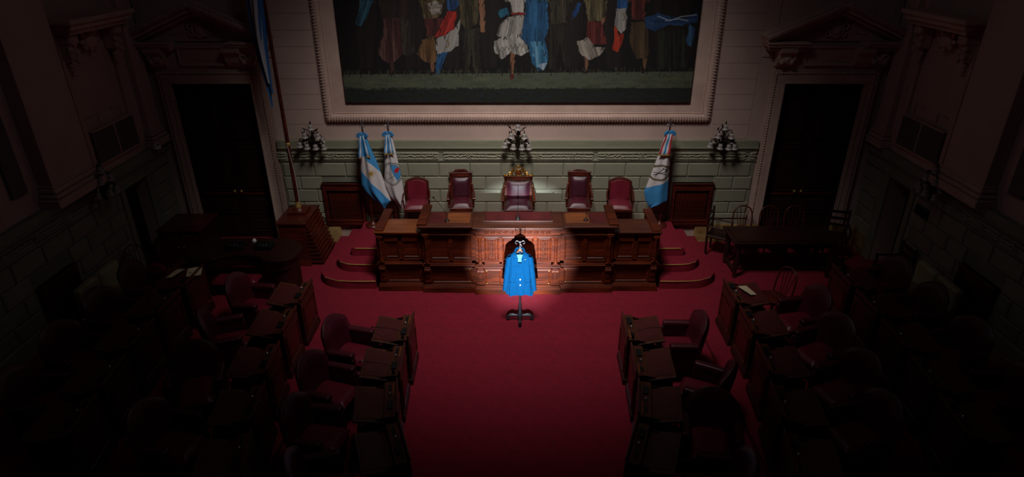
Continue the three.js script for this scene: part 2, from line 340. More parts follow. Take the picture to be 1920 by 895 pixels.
  for (const s of [-1, 1]) {
    const c = s * DOOR_C, hw = DOOR_HW;
    const t = structGroup('trim_' + nTrim++, s < 0 ? 'pale carved door surround with pediment behind the tall flagpole' : 'pale carved door surround with pediment behind the long rectangular table', 'door surround');
    const jam = [], Zf = WZ - .09;
    for (const q of [-1, 1]) jam.push(B(c + q * hw, c + q * (hw + .17), 0.42, DOOR_H, Zf, WZ, .01), B(c + q * (hw + .17), c + q * (hw + .26), .42, DOOR_H + .17, Zf + .03, WZ, .012), B(c + q * (hw - .0), c + q * (hw + .04), .42, DOOR_H, Zf - .015, Zf + .03, .008));
    jam.push(B(c - hw - .17, c + hw + .17, DOOR_H, DOOR_H + .17, Zf, WZ, .01), B(c - hw - .26, c + hw + .26, DOOR_H + .17, DOOR_H + .26, Zf + .03, WZ, .012), B(c - hw, c + hw, DOOR_H, DOOR_H + .04, Zf - .015, Zf + .03, .008));
    mk('architrave', jam, M.plasterTrim, t);
    mk('door_plinth', [B(c - hw - .27, c - hw, 0, .42, Zf - .02, WZ, .01), B(c + hw, c + hw + .27, 0, .42, Zf - .02, WZ, .01)], M.marble, t);
    const beads = []; for (const q of [-1, 1]) for (let y = .46; y < DOOR_H + .2; y += .052) beads.push(mv(bead, c + q * (hw + .2), y, -Zf + -.0));
    for (let x = -hw - .2; x <= hw + .2; x += .052) beads.push(mv(bead, c + x, DOOR_H + .2, -Zf));
    stuff(mk('bead_moulding', beads, M.plasterTrim, t));
    // frieze with panel
    mk('frieze', B(c - 1.02, c + 1.02, DOOR_H + .26, 4.12, WZ - .05, WZ, .005), M.plaster, t);
    mk('frieze_panel', [onBack(mould(1.0, .36, [[0, 0], [0, .05], [.03, .05], [.05, .025]]), c, 3.93, WZ - .05), B(c - .45, c + .45, 3.8, 4.06, WZ - .065, WZ - .04)], M.plasterTrim, t);
    for (const q of [-1, 1]) {
      const k = []; // carved console with scrolls
      k.push(mv(prism([[0, 0], [.1, .02], [.16, .1], [.2, .24], [.28, .3], [.28, .36], [0, .36]], .3, .012), c + q * 1.0 - (q > 0 ? 0 : 0) + .0, 3.73, -WZ + .0, 0, -Math.PI / 2, 0).translate(q > 0 ? -.27 + .3 - .3 : .27, 0, 0));
      const bx = c + q * .87;
      for (let j = 0; j < 3; j++) { k.push(ball(.055, bx + (j - 1) * .09, 3.84 + (j % 2) * .05, -WZ + .2, 1, 1, .8, 8, 6)); k.push(fin(new THREE.TorusGeometry(.05, .02, 5, 10)).translate(bx + (j - 1) * .1, 3.92 - (j % 2) * .04, -WZ + .2)); }
      for (let j = 0; j < 7; j++) { const g = leaf.clone(); g.scale(.14, .1, .08); k.push(mv(g, bx, 3.9, -WZ + .18, 0, 0, j * .9)); }
      mk('carved_console', k, M.plasterTrim, t);
      mk('cornice_return', [B(c + q * .52, c + q * 1.3, 4.12, 4.17, WZ - .3, WZ, .01), B(c + q * .52, c + q * 1.25, 4.05, 4.12, WZ - .24, WZ, .01), B(c + q * .52, c + q * 1.32, 4.17, 4.21, WZ - .33, WZ, .01)], M.plasterTrim, t);
    }
    // raking cornices
    const ang = Math.atan2(.56, 1.32), len = Math.hypot(.56, 1.32) + .02;
    for (const q of [-1, 1]) {
      const rk = [L(len, .08, .3, 0, 0, .15, .01), L(len, .06, .36, 0, .07, .18, .01), L(len, .05, .2, 0, -.07, .1, .01)];
      for (let j = 0; j < 34; j++) rk.push(L(.022, .035, .05, -len / 2 + .02 + j * (len - .04) / 33, .045, .335));
      for (let j = 0; j < 30; j++) rk.push(L(.026, .05, .05, -len / 2 + .02 + j * (len - .04) / 29, .125, .3, .01));
      mk('raking_cornice', rk.map((g) => mv(g, c + q * .66, 4.21 + .3, -WZ, 0, 0, -q * ang)), M.plasterTrim, t);
    }
    mk('tympanum', prism([[c - 1.2, 4.2], [c + 1.2, 4.2], [c, 4.72]], .04).translate(0, 0, -WZ), M.plaster, t);
    const car = [ball(.11, c, 4.4, -WZ + .06, 1, .95, .7), fin(new THREE.TorusGeometry(.12, .03, 6, 14)).translate(c, 4.4, -WZ + .07)];
    for (const q of [-1, 1]) { car.push(fin(new THREE.TorusGeometry(.05, .024, 5, 10)).translate(c + q * .16, 4.46, -WZ + .07), fin(new THREE.TorusGeometry(.04, .02, 5, 10)).translate(c + q * .15, 4.33, -WZ + .07)); for (let j = 0; j < 5; j++) { const g = leaf.clone(); g.scale(.18 - j * .015, .09, .09); car.push(mv(g, c + q * (.18 + j * .07), 4.34, -WZ + .04, 0, 0, q > 0 ? .35 - j * .1 : Math.PI - .35 + j * .1)); } }
    mk('cartouche', car, M.plasterTrim, t);
    // double door
    const d = structGroup(s < 0 ? 'door_1' : 'door_2', s < 0 ? 'tall dark mahogany double door behind the tall flagpole' : 'tall dark mahogany double door behind the long rectangular table', 'door');
    for (const q of [-1, 1]) {
      const x0 = c, x1 = c + q * (hw - .005), lf = [B(x0 + q * .004, x1, 0.02, DOOR_H - .01, WZ + .18, WZ + .24)];
      const mid = (x0 + x1) / 2, pw = hw - .16;
      const leafMesh = mk('door_leaf', lf, M.doorWood, d);
      for (const [ya, yb] of [[.15, .5], [.58, .98], [1.1, 2.15], [2.25, 3.28]]) {
        mk('panel', [onBack(raised(pw - .06, yb - ya - .06, .03, .05), mid, (ya + yb) / 2, WZ + .18), onBack(mould(pw, yb - ya, [[0, 0], [0, .025], [.02, .03], [.035, .005]]), mid, (ya + yb) / 2, WZ + .18)], M.doorWood, leafMesh);
      }
      mk('rail_moulding', B(mid - pw / 2 - .04, mid + pw / 2 + .04, 1.02, 1.06, WZ + .13, WZ + .18, .01), M.woodRed, leafMesh);
      mk('handle', [ball(.03, c + q * .07, 1.1, -WZ - .13), cyl(.012, .012, .05, c + q * .07, 1.08, -WZ - .15, 8)], M.brass, leafMesh);
    }
    mk('door_lining', [B(c - hw - .02, c - hw + .001, 0.003, DOOR_H, WZ, WZ + .48), B(c + hw - .001, c + hw + .02, .003, DOOR_H, WZ, WZ + .48)], M.doorWood, d);
  }
  // ---- small side doorways
  for (const s of [-1, 1]) {
    const t = structGroup('trim_' + nTrim++, s < 0 ? 'plain green stone frame of the dark doorway, flagpole side' : 'plain green stone frame of the open doorway, long table side', 'door frame');
    mk('jamb', [B(s * (WX - .06), s * WX, 0, SD_H, SD0 - .13, SD0, .01)], M.green, t);
    mk('jamb', [B(s * (WX - .06), s * WX, 0, SD_H, SD1, SD1 + .21, .01)], M.green, t);
    mk('lintel', B(s * (WX - .07), s * WX, SD_H, SD_H + .1, SD0 - .16, SD1 + .24, .01), M.green, t);
    const d = structGroup(s < 0 ? 'door_3' : 'door_4', s < 0 ? 'dark wooden door standing closed in the doorway, flagpole side' : 'dark wooden door swung open in the doorway, long table side', 'door');
    if (s < 0) { const lf = mk('door_leaf', B(s * (WX + .2), s * (WX + .25), .02, SD_H - .01, SD0 + .005, SD1 - .005), M.doorWood, d); for (const [ya, yb] of [[.12, .9], [1.0, 1.9]]) mk('panel', mv(raised(.5, yb - ya, .02, .04), s * (WX + .2), (ya + yb) / 2, -(SD0 + SD1) / 2, 0, Math.PI / 2), M.doorWood, lf); }
    else { const lf = mk('door_leaf', B(WX + .4, WX + 1.05, .02, SD_H - .01, SD1 - .06, SD1 - .015), M.doorWood, d); for (const [ya, yb] of [[.12, .9], [1.0, 1.9]]) mk('panel', mv(raised(.46, yb - ya, .02, .04), WX + .72, (ya + yb) / 2, -SD1 + .06, 0, 0), M.doorWood, lf); }
  }
  // ---- pilasters, hooded recesses and low grey panels on the upper side walls
  for (const s of [-1, 1]) {
    const w = sideWalls[s];
    const pil = (z0, z1, pr) => {
      mk('pilaster', [B(s * (WX - pr), s * WX, 2.27, H, z0, z1, .01)], M.plaster, w);
      mk('pilaster_base', [B(s * (WX - pr - .1), s * WX, 2.27, 2.4, z0 - .1, z1 + .1, .015), B(s * (WX - pr - .07), s * WX, 2.4, 2.47, z0 - .07, z1 + .07, .03), B(s * (WX - pr - .04), s * WX, 2.47, 2.56, z0 - .04, z1 + .04, .035), B(s * (WX - pr - .02), s * WX, 2.56, 2.6, z0 - .02, z1 + .02, .01)], M.plasterTrim, w);
    };
    pil(8.75, 9.75, .22); pil(11.72, 12.12, .12); pil(5.0, 6.0, .22);
    mk('pilaster_strip', B(s * (WX - .05), s * WX, 2.6, H, 8.2, 8.5, .01), M.greyPanel, w);
    for (const zc of [10.72, 7.2]) {
      const hood = mk('hood_cornice', [B(s * (WX - .42), s * WX, 4.68, 4.76, zc - .82, zc + .82, .01), B(s * (WX - .48), s * WX, 4.76, 4.84, zc - .88, zc + .88, .02), B(s * (WX - .34), s * WX, 4.6, 4.68, zc - .76, zc + .76, .01)], M.plasterTrim, w);
      for (const q of [-1, 1]) {
        const k = [B(s * (WX - .2), s * WX, 4.2, 4.6, zc + q * .6 - .09, zc + q * .6 + .09, .03), B(s * (WX - .28), s * WX, 4.44, 4.6, zc + q * .6 - .11, zc + q * .6 + .11, .04)];
        for (let j = 0; j < 6; j++) k.push(ball(.055, s * (WX - .2), 4.2 + j * .06, -(zc + q * .6) + (j % 2 ? .06 : -.06), .8, 1, 1, 7, 5));
        for (let j = 0; j < 3; j++) k.push(ball(.05 - j * .008, s * (WX - .1), 4.12 - j * .07, -(zc + q * .6), 1, 1.2, 1, 7, 5));
        mk('carved_bracket', k, M.plasterTrim, hood);
      }
      const cart = [ball(.14, s * (WX - .1), 4.42, -zc, .6, 1, 1.2)]; for (let j = 0; j < 8; j++) cart.push(ball(.05, s * (WX - .1), 4.42 + Math.sin(j * .785) * .14, -zc + Math.cos(j * .785) * .2, .8, 1, 1, 7, 5));
      mk('carved_cartouche', cart, M.plasterTrim, hood);
      mk('recess_frame', [B(s * (WX - .06), s * WX, 2.47, 4.6, zc - .72, zc - .62, .01), B(s * (WX - .06), s * WX, 2.47, 4.6, zc + .62, zc + .72, .01), B(s * (WX - .04), s * WX, 2.27, 2.47, zc - .72, zc + .72, .01)], M.plasterTrim, w);
      for (const q of [-1, 1]) mk('low_panel', [B(s * (WX - .1), s * WX, 2.48, 3.02, zc + (q < 0 ? -.61 : .012), zc + (q < 0 ? -.012 : .61), .006)], M.greyPanel, w);
      mk('low_panel_frame', [B(s * (WX - .115), s * WX, 2.47, 3.02, zc - .012, zc + .012), B(s * (WX - .115), s * WX, 2.455, 2.48, zc - .62, zc + .62), B(s * (WX - .12), s * WX, 3.02, 3.04, zc - .62, zc + .62)], M.plasterTrim, w);
      for (const q of [-1, 1]) mk('wall_moulding', [B(s * (WX - .03), s * WX, 3.22, 3.24, zc + q * .33 - .14, zc + q * .33 + .14), B(s * (WX - .03), s * WX, 3.08, 3.24, zc + q * .33 + .12, zc + q * .33 + .14)], M.plasterTrim, w);
    }
  }
}
const leafGeo = (() => {
  const P = []; const T = (a, b, c) => P.push(...a, ...b, ...c);
  const tip = [0, 1, .1], base = [0, 0, .02], l = [-.34, .5, .04], r = [.34, .5, .04], m = [0, .5, .3], l2 = [-.22, .15, .04], r2 = [.22, .15, .04];
  T(base, m, l2); T(l2, m, l); T(l, m, tip); T(base, r2, m); T(r2, r, m); T(r, tip, m);
  const g = new THREE.BufferGeometry(); g.setAttribute('position', new THREE.BufferAttribute(new Float32Array(P), 3)); g.computeVertexNormals(); return fin(g);
})();
// ---------------------------------------------------------------- large painting
{
  const X0 = -3.35, X1 = 3.35, Y0 = 3.05, Y1 = 7.1, W = 2048, Hh = 1238;
  const cv = document.createElement('canvas'); cv.width = W; cv.height = Hh; const c = cv.getContext('2d');
  const at = (px, py) => { const [x, y] = pxZ(px, py, WZ - .1); return [(x - X0) / (X1 - X0) * W, (Y1 - y) / (Y1 - Y0) * Hh]; };
  const poly = (col, pts) => { c.fillStyle = col; c.beginPath(); pts.forEach((p, i) => { const [x, y] = at(...p); i ? c.lineTo(x, y) : c.moveTo(x, y); }); c.closePath(); c.fill(); };
  const stroke = (col, w, pts) => { c.strokeStyle = col; c.lineWidth = w; c.lineCap = 'round'; c.beginPath(); pts.forEach((p, i) => { const [x, y] = at(...p); i ? c.lineTo(x, y) : c.moveTo(x, y); }); c.stroke(); };
  c.fillStyle = '#0e0b0a'; c.fillRect(0, 0, W, Hh);
  for (let i = 0; i < 1600; i++) { const x = rr(0, W), y = rr(0, Hh), l = rr(15, 80), k = rnd(); c.strokeStyle = k < .4 ? 'rgba(20,22,16,.5)' : k < .7 ? 'rgba(28,21,18,.5)' : 'rgba(7,7,9,.6)'; c.lineWidth = rr(3, 12); c.beginPath(); c.moveTo(x, y); c.lineTo(x + rr(-12, 12), y + l); c.stroke(); }
  // meadow and foreground ditch
  poly('#525a48', [[640, 140], [1300, 134], [1300, 166], [640, 170]]);
  for (let i = 0; i < 1500; i++) { const x = rr(640, 1300), y = rr(134, 170), k = rnd(); stroke(k < .5 ? 'rgba(94,102,78,.5)' : k < .8 ? 'rgba(62,72,54,.6)' : 'rgba(116,116,90,.35)', rr(1, 4), [[x, y], [x + rr(-4, 4), y - rr(1, 5)]]); }
  poly('#1d231c', [[640, 169], [1300, 165], [1300, 196], [640, 196]]);
  for (let i = 0; i < 700; i++) { const x = rr(640, 1300), y = rr(166, 192), k = rnd(); stroke(k < .35 ? 'rgba(34,48,72,.6)' : k < .7 ? 'rgba(42,54,38,.6)' : 'rgba(12,14,12,.6)', rr(2, 6), [[x, y], [x + rr(-8, 8), y + rr(-2, 2)]]); }
  // loose brush painting: ragged shapes (sheet coordinates in the picture's own grid) filled with strokes along their folds
  const K = (p) => [560 + p[0] / 2.37, p[1] / 2.37];
  const ragged = (pts) => { const o = []; pts.forEach((p, i) => { const q = pts[(i + 1) % pts.length], l = Math.hypot(q[0] - p[0], q[1] - p[1]), n = Math.max(1, Math.round(l / 14)); for (let k = 0; k < n; k++) o.push(K([p[0] + (q[0] - p[0]) * k / n + rr(-3.5, 3.5), p[1] + (q[1] - p[1]) * k / n + rr(-3.5, 3.5)])); }); return o; };
  function shape(base, lite, dark, pts, n = 40, lean = 0, cross = false) {
    const o = ragged(pts); c.save(); c.beginPath(); o.forEach((p, i) => { const q = at(...p); i ? c.lineTo(...q) : c.moveTo(...q); }); c.closePath(); c.fillStyle = base; c.fill(); c.clip();
    const xs = pts.map((p) => p[0]), ys = pts.map((p) => p[1]), xa = Math.min(...xs), xb = Math.max(...xs), ya = Math.min(...ys), yb = Math.max(...ys), f = rr(.09, .14), ph = rr(0, 6);
    for (let i = 0; i < n; i++) {
      const x = rr(xa, xb), y = rr(ya - 30, yb), l = rr(30, 110), w = Math.sin((x - lean * y) * f + ph) + rr(-.4, .4); c.globalAlpha = rr(.3, .65);
      const P = cross ? [[x, y], [x + l * .5, y + Math.sin(x * .05) * 14], [x + l, y + rr(-6, 6)]] : [[x, y], [x + lean * l * .5 + rr(-3, 3), y + l * .5], [x + lean * l, y + l]];
      stroke(w > 0 ? lite : dark, rr(2.5, 8), P.map(K));
    }
    c.globalAlpha = .5; for (let i = 0; i < n / 3; i++) { const k = Math.floor(rr(0, o.length)), p = o[k]; stroke('#0d0a09', rr(4, 9), [p, [p[0] + rr(-3, 3), p[1] + rr(2, 8)]]); }
    c.globalAlpha = 1; c.restore();
  }
  const leg = (x, y0, y1, col, shoe = '#220f0c') => { shape(col, col, '#2c1a14', [[x - 11, y0], [x + 11, y0], [x + 9, (y0 + y1) / 2], [x + 5, y1 - 8], [x - 5, y1 - 8], [x - 9, (y0 + y1) / 2]], 6); shape(shoe, shoe, '#120806', [[x - 14, y1 + 6], [x - 8, y1 - 8], [x + 8, y1 - 10], [x + 10, y1 + 2], [x - 4, y1 + 10]], 4); };
  // dim rear figures between the marchers
  for (const x of [300, 510, 850, 1215, 1400, 1620, 1700, 680, 1070]) shape('#1b1512', '#2a211b', '#0c0908', [[x - 40, -260], [x + 40, -260], [x + 45, 120], [x + 30, 300], [x - 30, 305], [x - 45, 100]], 50);
  // bodies above the lower edge of the view
  for (const [x, col] of [[420, '#33211c'], [590, '#4c4032'], [765, '#463c28'], [970, '#97948c'], [1160, '#38332a'], [1320, '#524a34'], [1510, '#54281e']]) { shape(col, '#6a5a48', '#1a120e', [[x - 55, 10], [x + 55, 10], [x + 50, -170], [x - 50, -170]], 40); shape('#7a553e', '#8e664c', '#3a2418', [[x - 20, -175], [x + 20, -175], [x + 24, -225], [x, -245], [x - 24, -225]], 10); shape('#1a110d', '#2a1c14', '#0c0705', [[x - 26, -215], [x + 26, -215], [x + 18, -255], [x - 18, -255]], 10); }
  shape('#2a566c', '#4a8098', '#142c3a', [[270, 0], [335, 0], [318, 40], [302, 78], [278, 118], [254, 106], [266, 60]], 36, -.3);
  shape('#2a1c18', '#3c2a22', '#140c0a', [[350, -10], [490, -10], [485, 85], [440, 90], [370, 85]], 50);
  leg(415, 270, 328, '#4a2c24', '#3a1412');
  shape('#4c302c', '#74504a', '#2a1614', [[372, 82], [445, 78], [458, 150], [462, 240], [440, 262], [415, 286], [385, 276], [352, 240], [374, 150]], 90, .02);
  shape('#3a1c1c', '#54302c', '#1a0c0c', [[420, 90], [452, 84], [464, 232], [440, 250]], 24); shape('#332c24', '#463c30', '#15110d', [[448, 84], [492, 92], [515, 228], [478, 254], [462, 240]], 40);
  shape('#56492e', '#726244', '#2a2114', [[540, -10], [650, -10], [636, 62], [600, 96], [556, 84]], 50, .1);
  shape('#8a857a', '#aea89c', '#57534a', [[576, 14], [606, 4], [638, 22], [630, 58], [594, 68], [578, 44]], 30, .4, true);
  leg(596, 262, 326, '#7c573f'); shape('#4a201e', '#63302a', '#240e0d', [[560, 86], [640, 78], [624, 160], [566, 162]], 30);
  shape('#63472a', '#86653e', '#352416', [[548, 176], [604, 158], [620, 276], [584, 282], [556, 268], [524, 238]], 50, .05);
  shape('#1c3e68', '#2c568a', '#0e2240', [[656, -8], [714, -8], [704, 42], [662, 48]], 16);
  shape('#3c3524', '#5a5038', '#1b170f', [[712, -10], [806, -10], [798, 104], [742, 136], [716, 90]], 60, .06); shape('#7c563f', '#946a50', '#3c2518', [[800, -6], [824, -6], [828, 112], [830, 142], [806, 146], [806, 104]], 14);
  shape('#2b2a20', '#423f30', '#12110c', [[728, 134], [804, 122], [808, 312], [776, 314], [770, 206], [756, 312], [734, 304]], 60);
  shape('#9c241c', '#bb3a2e', '#5a120e', [[660, 52], [702, 48], [692, 128], [652, 158], [604, 170], [630, 112]], 30, -.4);
  shape('#96938e', '#b0ada6', '#64625e', [[608, 172], [652, 158], [692, 130], [716, 88], [712, 204], [664, 232], [614, 244]], 30, -.3); stroke('#7c6340', 6, [[655, 178], [668, 190], [664, 206], [652, 212]].map(K));
  shape('#20507e', '#346a9c', '#0f2a48', [[614, 242], [666, 226], [644, 282], [624, 330], [608, 322]], 24, -.2);
  leg(950, 230, 342, '#80563f', '#5a1c1a');
  shape('#1f5a70', '#2f7288', '#10303e', [[886, 44], [930, 36], [936, 64], [892, 80]], 10);
  shape('#9a978f', '#bcb9b0', '#67655f', [[942, -8], [1004, -8], [1000, 58], [944, 58]], 20); shape('#7a2420', '#8c302a', '#4a1412', [[942, 54], [1006, 56], [1006, 66], [942, 64]], 4);
  shape('#8a8881', '#b4b1a8', '#52504b', [[930, 74], [1002, 66], [1014, 150], [960, 172], [878, 162], [896, 112]], 60, -.25);
  shape('#a3a199', '#c9c6bd', '#5d5b56', [[868, 182], [902, 164], [1002, 148], [1022, 228], [986, 252], [944, 234], [902, 266], [866, 226]], 90, .25); for (let i = 0; i < 7; i++) stroke('rgba(80,78,72,.7)', 4, [[872 + i * 20, 232 - i * 3], [884 + i * 20, 214 - i * 4], [896 + i * 20, 230 - i * 4]].map(K));
  shape('#1d4d74', '#31719e', '#0e2a42', [[1012, -8], [1106, -8], [1112, 110], [1092, 172], [1112, 258], [1096, 310], [1066, 318], [1036, 280], [1022, 204], [988, 172], [1002, 80]], 120, -.05);
  shape('#3f7c9e', '#74a8c2', '#215270', [[1030, 184], [1084, 180], [1106, 258], [1092, 306], [1052, 298]], 44, .08); shape('#8fa4b4', '#b0c0cc', '#5c7486', [[1060, 288], [1106, 280], [1086, 312]], 8);
  shape('#343024', '#4c4636', '#171510', [[1114, -10], [1206, -10], [1192, 100], [1120, 112]], 50); shape('#232119', '#37342a', '#0f0e0a', [[1118, 110], [1200, 100], [1208, 292], [1180, 294], [1160, 184], [1140, 312], [1112, 302]], 60);
  shape('#1c3f70', '#2c568a', '#0f2444', [[1214, 60], [1240, 10], [1256, 16], [1234, 74], [1214, 90]], 12);
  shape('#5a5238', '#776d4e', '#302b1c', [[1266, -10], [1376, -10], [1362, 92], [1288, 96]], 70); shape('#7c563f', '#946a50', '#3c2518', [[1344, 84], [1364, 72], [1352, 120], [1326, 134]], 8);
  leg(1278, 250, 322, '#7c573f'); shape('#5a201e', '#74322c', '#2c0e0d', [[1282, 94], [1346, 94], [1374, 196], [1300, 200], [1278, 170]], 50);
  shape('#8b8478', '#b0a899', '#565148', [[1238, 184], [1282, 166], [1316, 208], [1364, 212], [1344, 242], [1292, 268], [1248, 240]], 50, .3);
  shape('#204c84', '#3466a0', '#102a50', [[1418, -8], [1464, -8], [1458, 38], [1414, 40]], 14); shape('#96938e', '#b0ada6', '#64625e', [[1410, 40], [1458, 36], [1456, 128], [1432, 150], [1404, 112]], 24); stroke('#7c6340', 5, [[1440, 60], [1448, 76], [1442, 92]].map(K));
  shape('#a02c1a', '#c04428', '#5c160c', [[1404, 114], [1432, 150], [1446, 150], [1438, 188], [1420, 232], [1394, 226]], 22);
  leg(1536, 236, 318, '#6a4f30'); shape('#5a241c', '#783830', '#2c100c', [[1478, -8], [1538, -8], [1542, 86], [1478, 88]], 40);
  shape('#463622', '#604c32', '#231a10', [[1478, 98], [1546, 94], [1562, 246], [1500, 262], [1470, 190]], 60);
  shape('#1f3f68', '#3a6696', '#0f2140', [[1538, 78], [1600, 58], [1700, 86], [1772, 58], [1776, 98], [1704, 114], [1640, 112], [1584, 138], [1542, 122]], 50, 0, true); for (const P of [[[1596, 72], [1650, 92], [1700, 74], [1768, 66]], [[1630, 92], [1690, 84], [1730, 92]]]) stroke('#8fa2b4', 6, P.map(K));
  shape('#2c4e76', '#5078a2', '#162a46', [[1738, 108], [1764, 128], [1748, 212], [1718, 192]], 14);
  for (const x of [1620, 1690]) shape('#20241a', '#323826', '#0e100b', [[x - 26, 140], [x + 26, 130], [x + 30, 300], [x - 26, 310]], 40);
  // dark glaze and brushwork between and over the figures
  for (let i = 0; i < 260; i++) { const x = rr(640, 1300), y = 138 - (x - 640) / 110; stroke(rnd() < .5 ? 'rgba(12,12,9,.6)' : 'rgba(92,98,72,.5)', rr(2, 6), [[x, y + rr(-4, 8)], [x + rr(-3, 3), y - rr(2, 8)]]); stroke('rgba(24,30,22,.5)', rr(4, 9), [[x, 168 + rr(-4, 4)], [x + rr(4, 14), 168 + rr(-3, 3)]]); }
  for (let i = 0; i < 90; i++) { const x = rr(640, 1300), y = rr(140, 166); c.globalAlpha = .25; stroke(rnd() < .5 ? '#363a2c' : '#66684e', rr(10, 26), [[x, y], [x + rr(6, 26), y + rr(-1, 1)]]); c.globalAlpha = 1; }
  stroke('#20241b', 3, [[1234, 142], [1238, 136], [1236, 147]]); stroke('#20241b', 3, [[1240, 146], [1246, 141], [1252, 145], [1264, 141]]); stroke('#20241b', 2.5, [[1252, 152], [1262, 150]]);
  c.fillStyle = 'rgba(8,6,6,.12)'; c.fillRect(0, 0, W, Hh);
  const tx = new THREE.CanvasTexture(cv); tx.colorSpace = THREE.SRGBColorSpace;
  const t = thing('mural_painting', 'huge dark oil painting of marching figures with coloured cloths in a pale moulded frame', 'painting', null, 0, 0, 0);
  const pl = new THREE.PlaneGeometry(X1 - X0, Y1 - Y0); pl.translate(0, (Y0 + Y1) / 2, -WZ + .101);
  mk('canvas', keepUV(pl), S({ map: tx, roughness: 0.95, bumpMap: bumpSoft, bumpScale: .001 }), t);
  mk('stretcher_edge', B(X0, X1, Y0, Y1, WZ - .1, WZ), M.canvasDark, t);
  const fw = 3.82, fb = 2.64, ft = Y1 + .41;
  // flat band then leaf moulding
  mk('frame_band', [onBack(mould(7.3, ft - fb - .34, [[0, 0], [0, .05], [.02, .06], [.04, .05], [.06, .05], [.29, .04], [.3, .0]]), 0, (fb + ft) / 2, WZ)], M.plasterTrim, t);
  mk('frame_moulding', [onBack(mould(2 * fw, ft - fb, [[0, 0], [0, .03], [.02, .05], [.06, .1], [.12, .11], [.155, .08], [.175, .045]]), 0, (fb + ft) / 2, WZ)], M.plasterTrim, t);
  const lv = [], st = .056;
  const one = leafGeo.clone(); one.scale(.062, .15, .09);
  for (let x = -fw + .09; x <= fw - .09; x += st) { lv.push(mv(one, x, fb + .012, -WZ + .085, .12)); lv.push(mv(one, x, ft - .012, -WZ + .085, -.12, 0, Math.PI)); }
  for (let y = fb + .12; y < ft - .1; y += st) for (const s of [-1, 1]) lv.push(mv(one, s * (fw - .012), y, -WZ + .09, 0, 0, s * Math.PI / 2));
  stuff(mk('leaf_ornament', lv, M.plasterTrim, t));
}

// ---------------------------------------------------------------- dais
{
  const t = thing('stepped_dais', 'three-step crimson carpeted dais with brass nosings beneath the rostrum and chairs', 'dais', null);
  function slab(hw, zf, zb, y0, y1, rad, notch) {
    const s = new THREE.Shape(); const n = notch;
    s.moveTo(-hw, zb); s.lineTo(-hw, zf + rad);
    if (rad > .01) s.quadraticCurveTo(-hw, zf, -hw + rad, zf); else s.lineTo(-hw, zf);
    s.lineTo(-n, zf); s.lineTo(-n, 10.87); s.lineTo(n, 10.87); s.lineTo(n, zf); s.lineTo(hw - rad, zf);
    if (rad > .01) s.quadraticCurveTo(hw, zf, hw, zf + rad); else s.lineTo(hw, zf);
    s.lineTo(hw, zb);
    const g = new THREE.ExtrudeGeometry(s, { depth: y1 - y0, bevelEnabled: false, curveSegments: 16 });
    g.rotateX(-Math.PI / 2); g.translate(0, y0, 0); return fin(g);
  }
  const steps = [[3.8, 10.14, 0.001, .17, .62], [3.53, 10.48, .17, .34, .45], [3.25, 10.83, .34, .51, .03]];
  steps.forEach(([hw, zf, y0, y1, rad]) => {
    const st = mk('step', slab(hw, zf, WZ - .125, y0, y1, rad, 2.66), M.carpet, t);
    for (const s of [-1, 1]) {
      const pts = [[s * 2.66, y1 - .008, -zf], [s * (hw - rad - .05), y1 - .008, -zf], [s * (hw - rad * .62), y1 - .008, -zf - rad * .06], [s * (hw - rad * .25), y1 - .008, -zf - rad * .25]];
      mk('brass_nosing', tube(rad > .1 ? pts : pts.slice(0, 2), .012, 16, 6), M.brass, st);
    }
  });
}

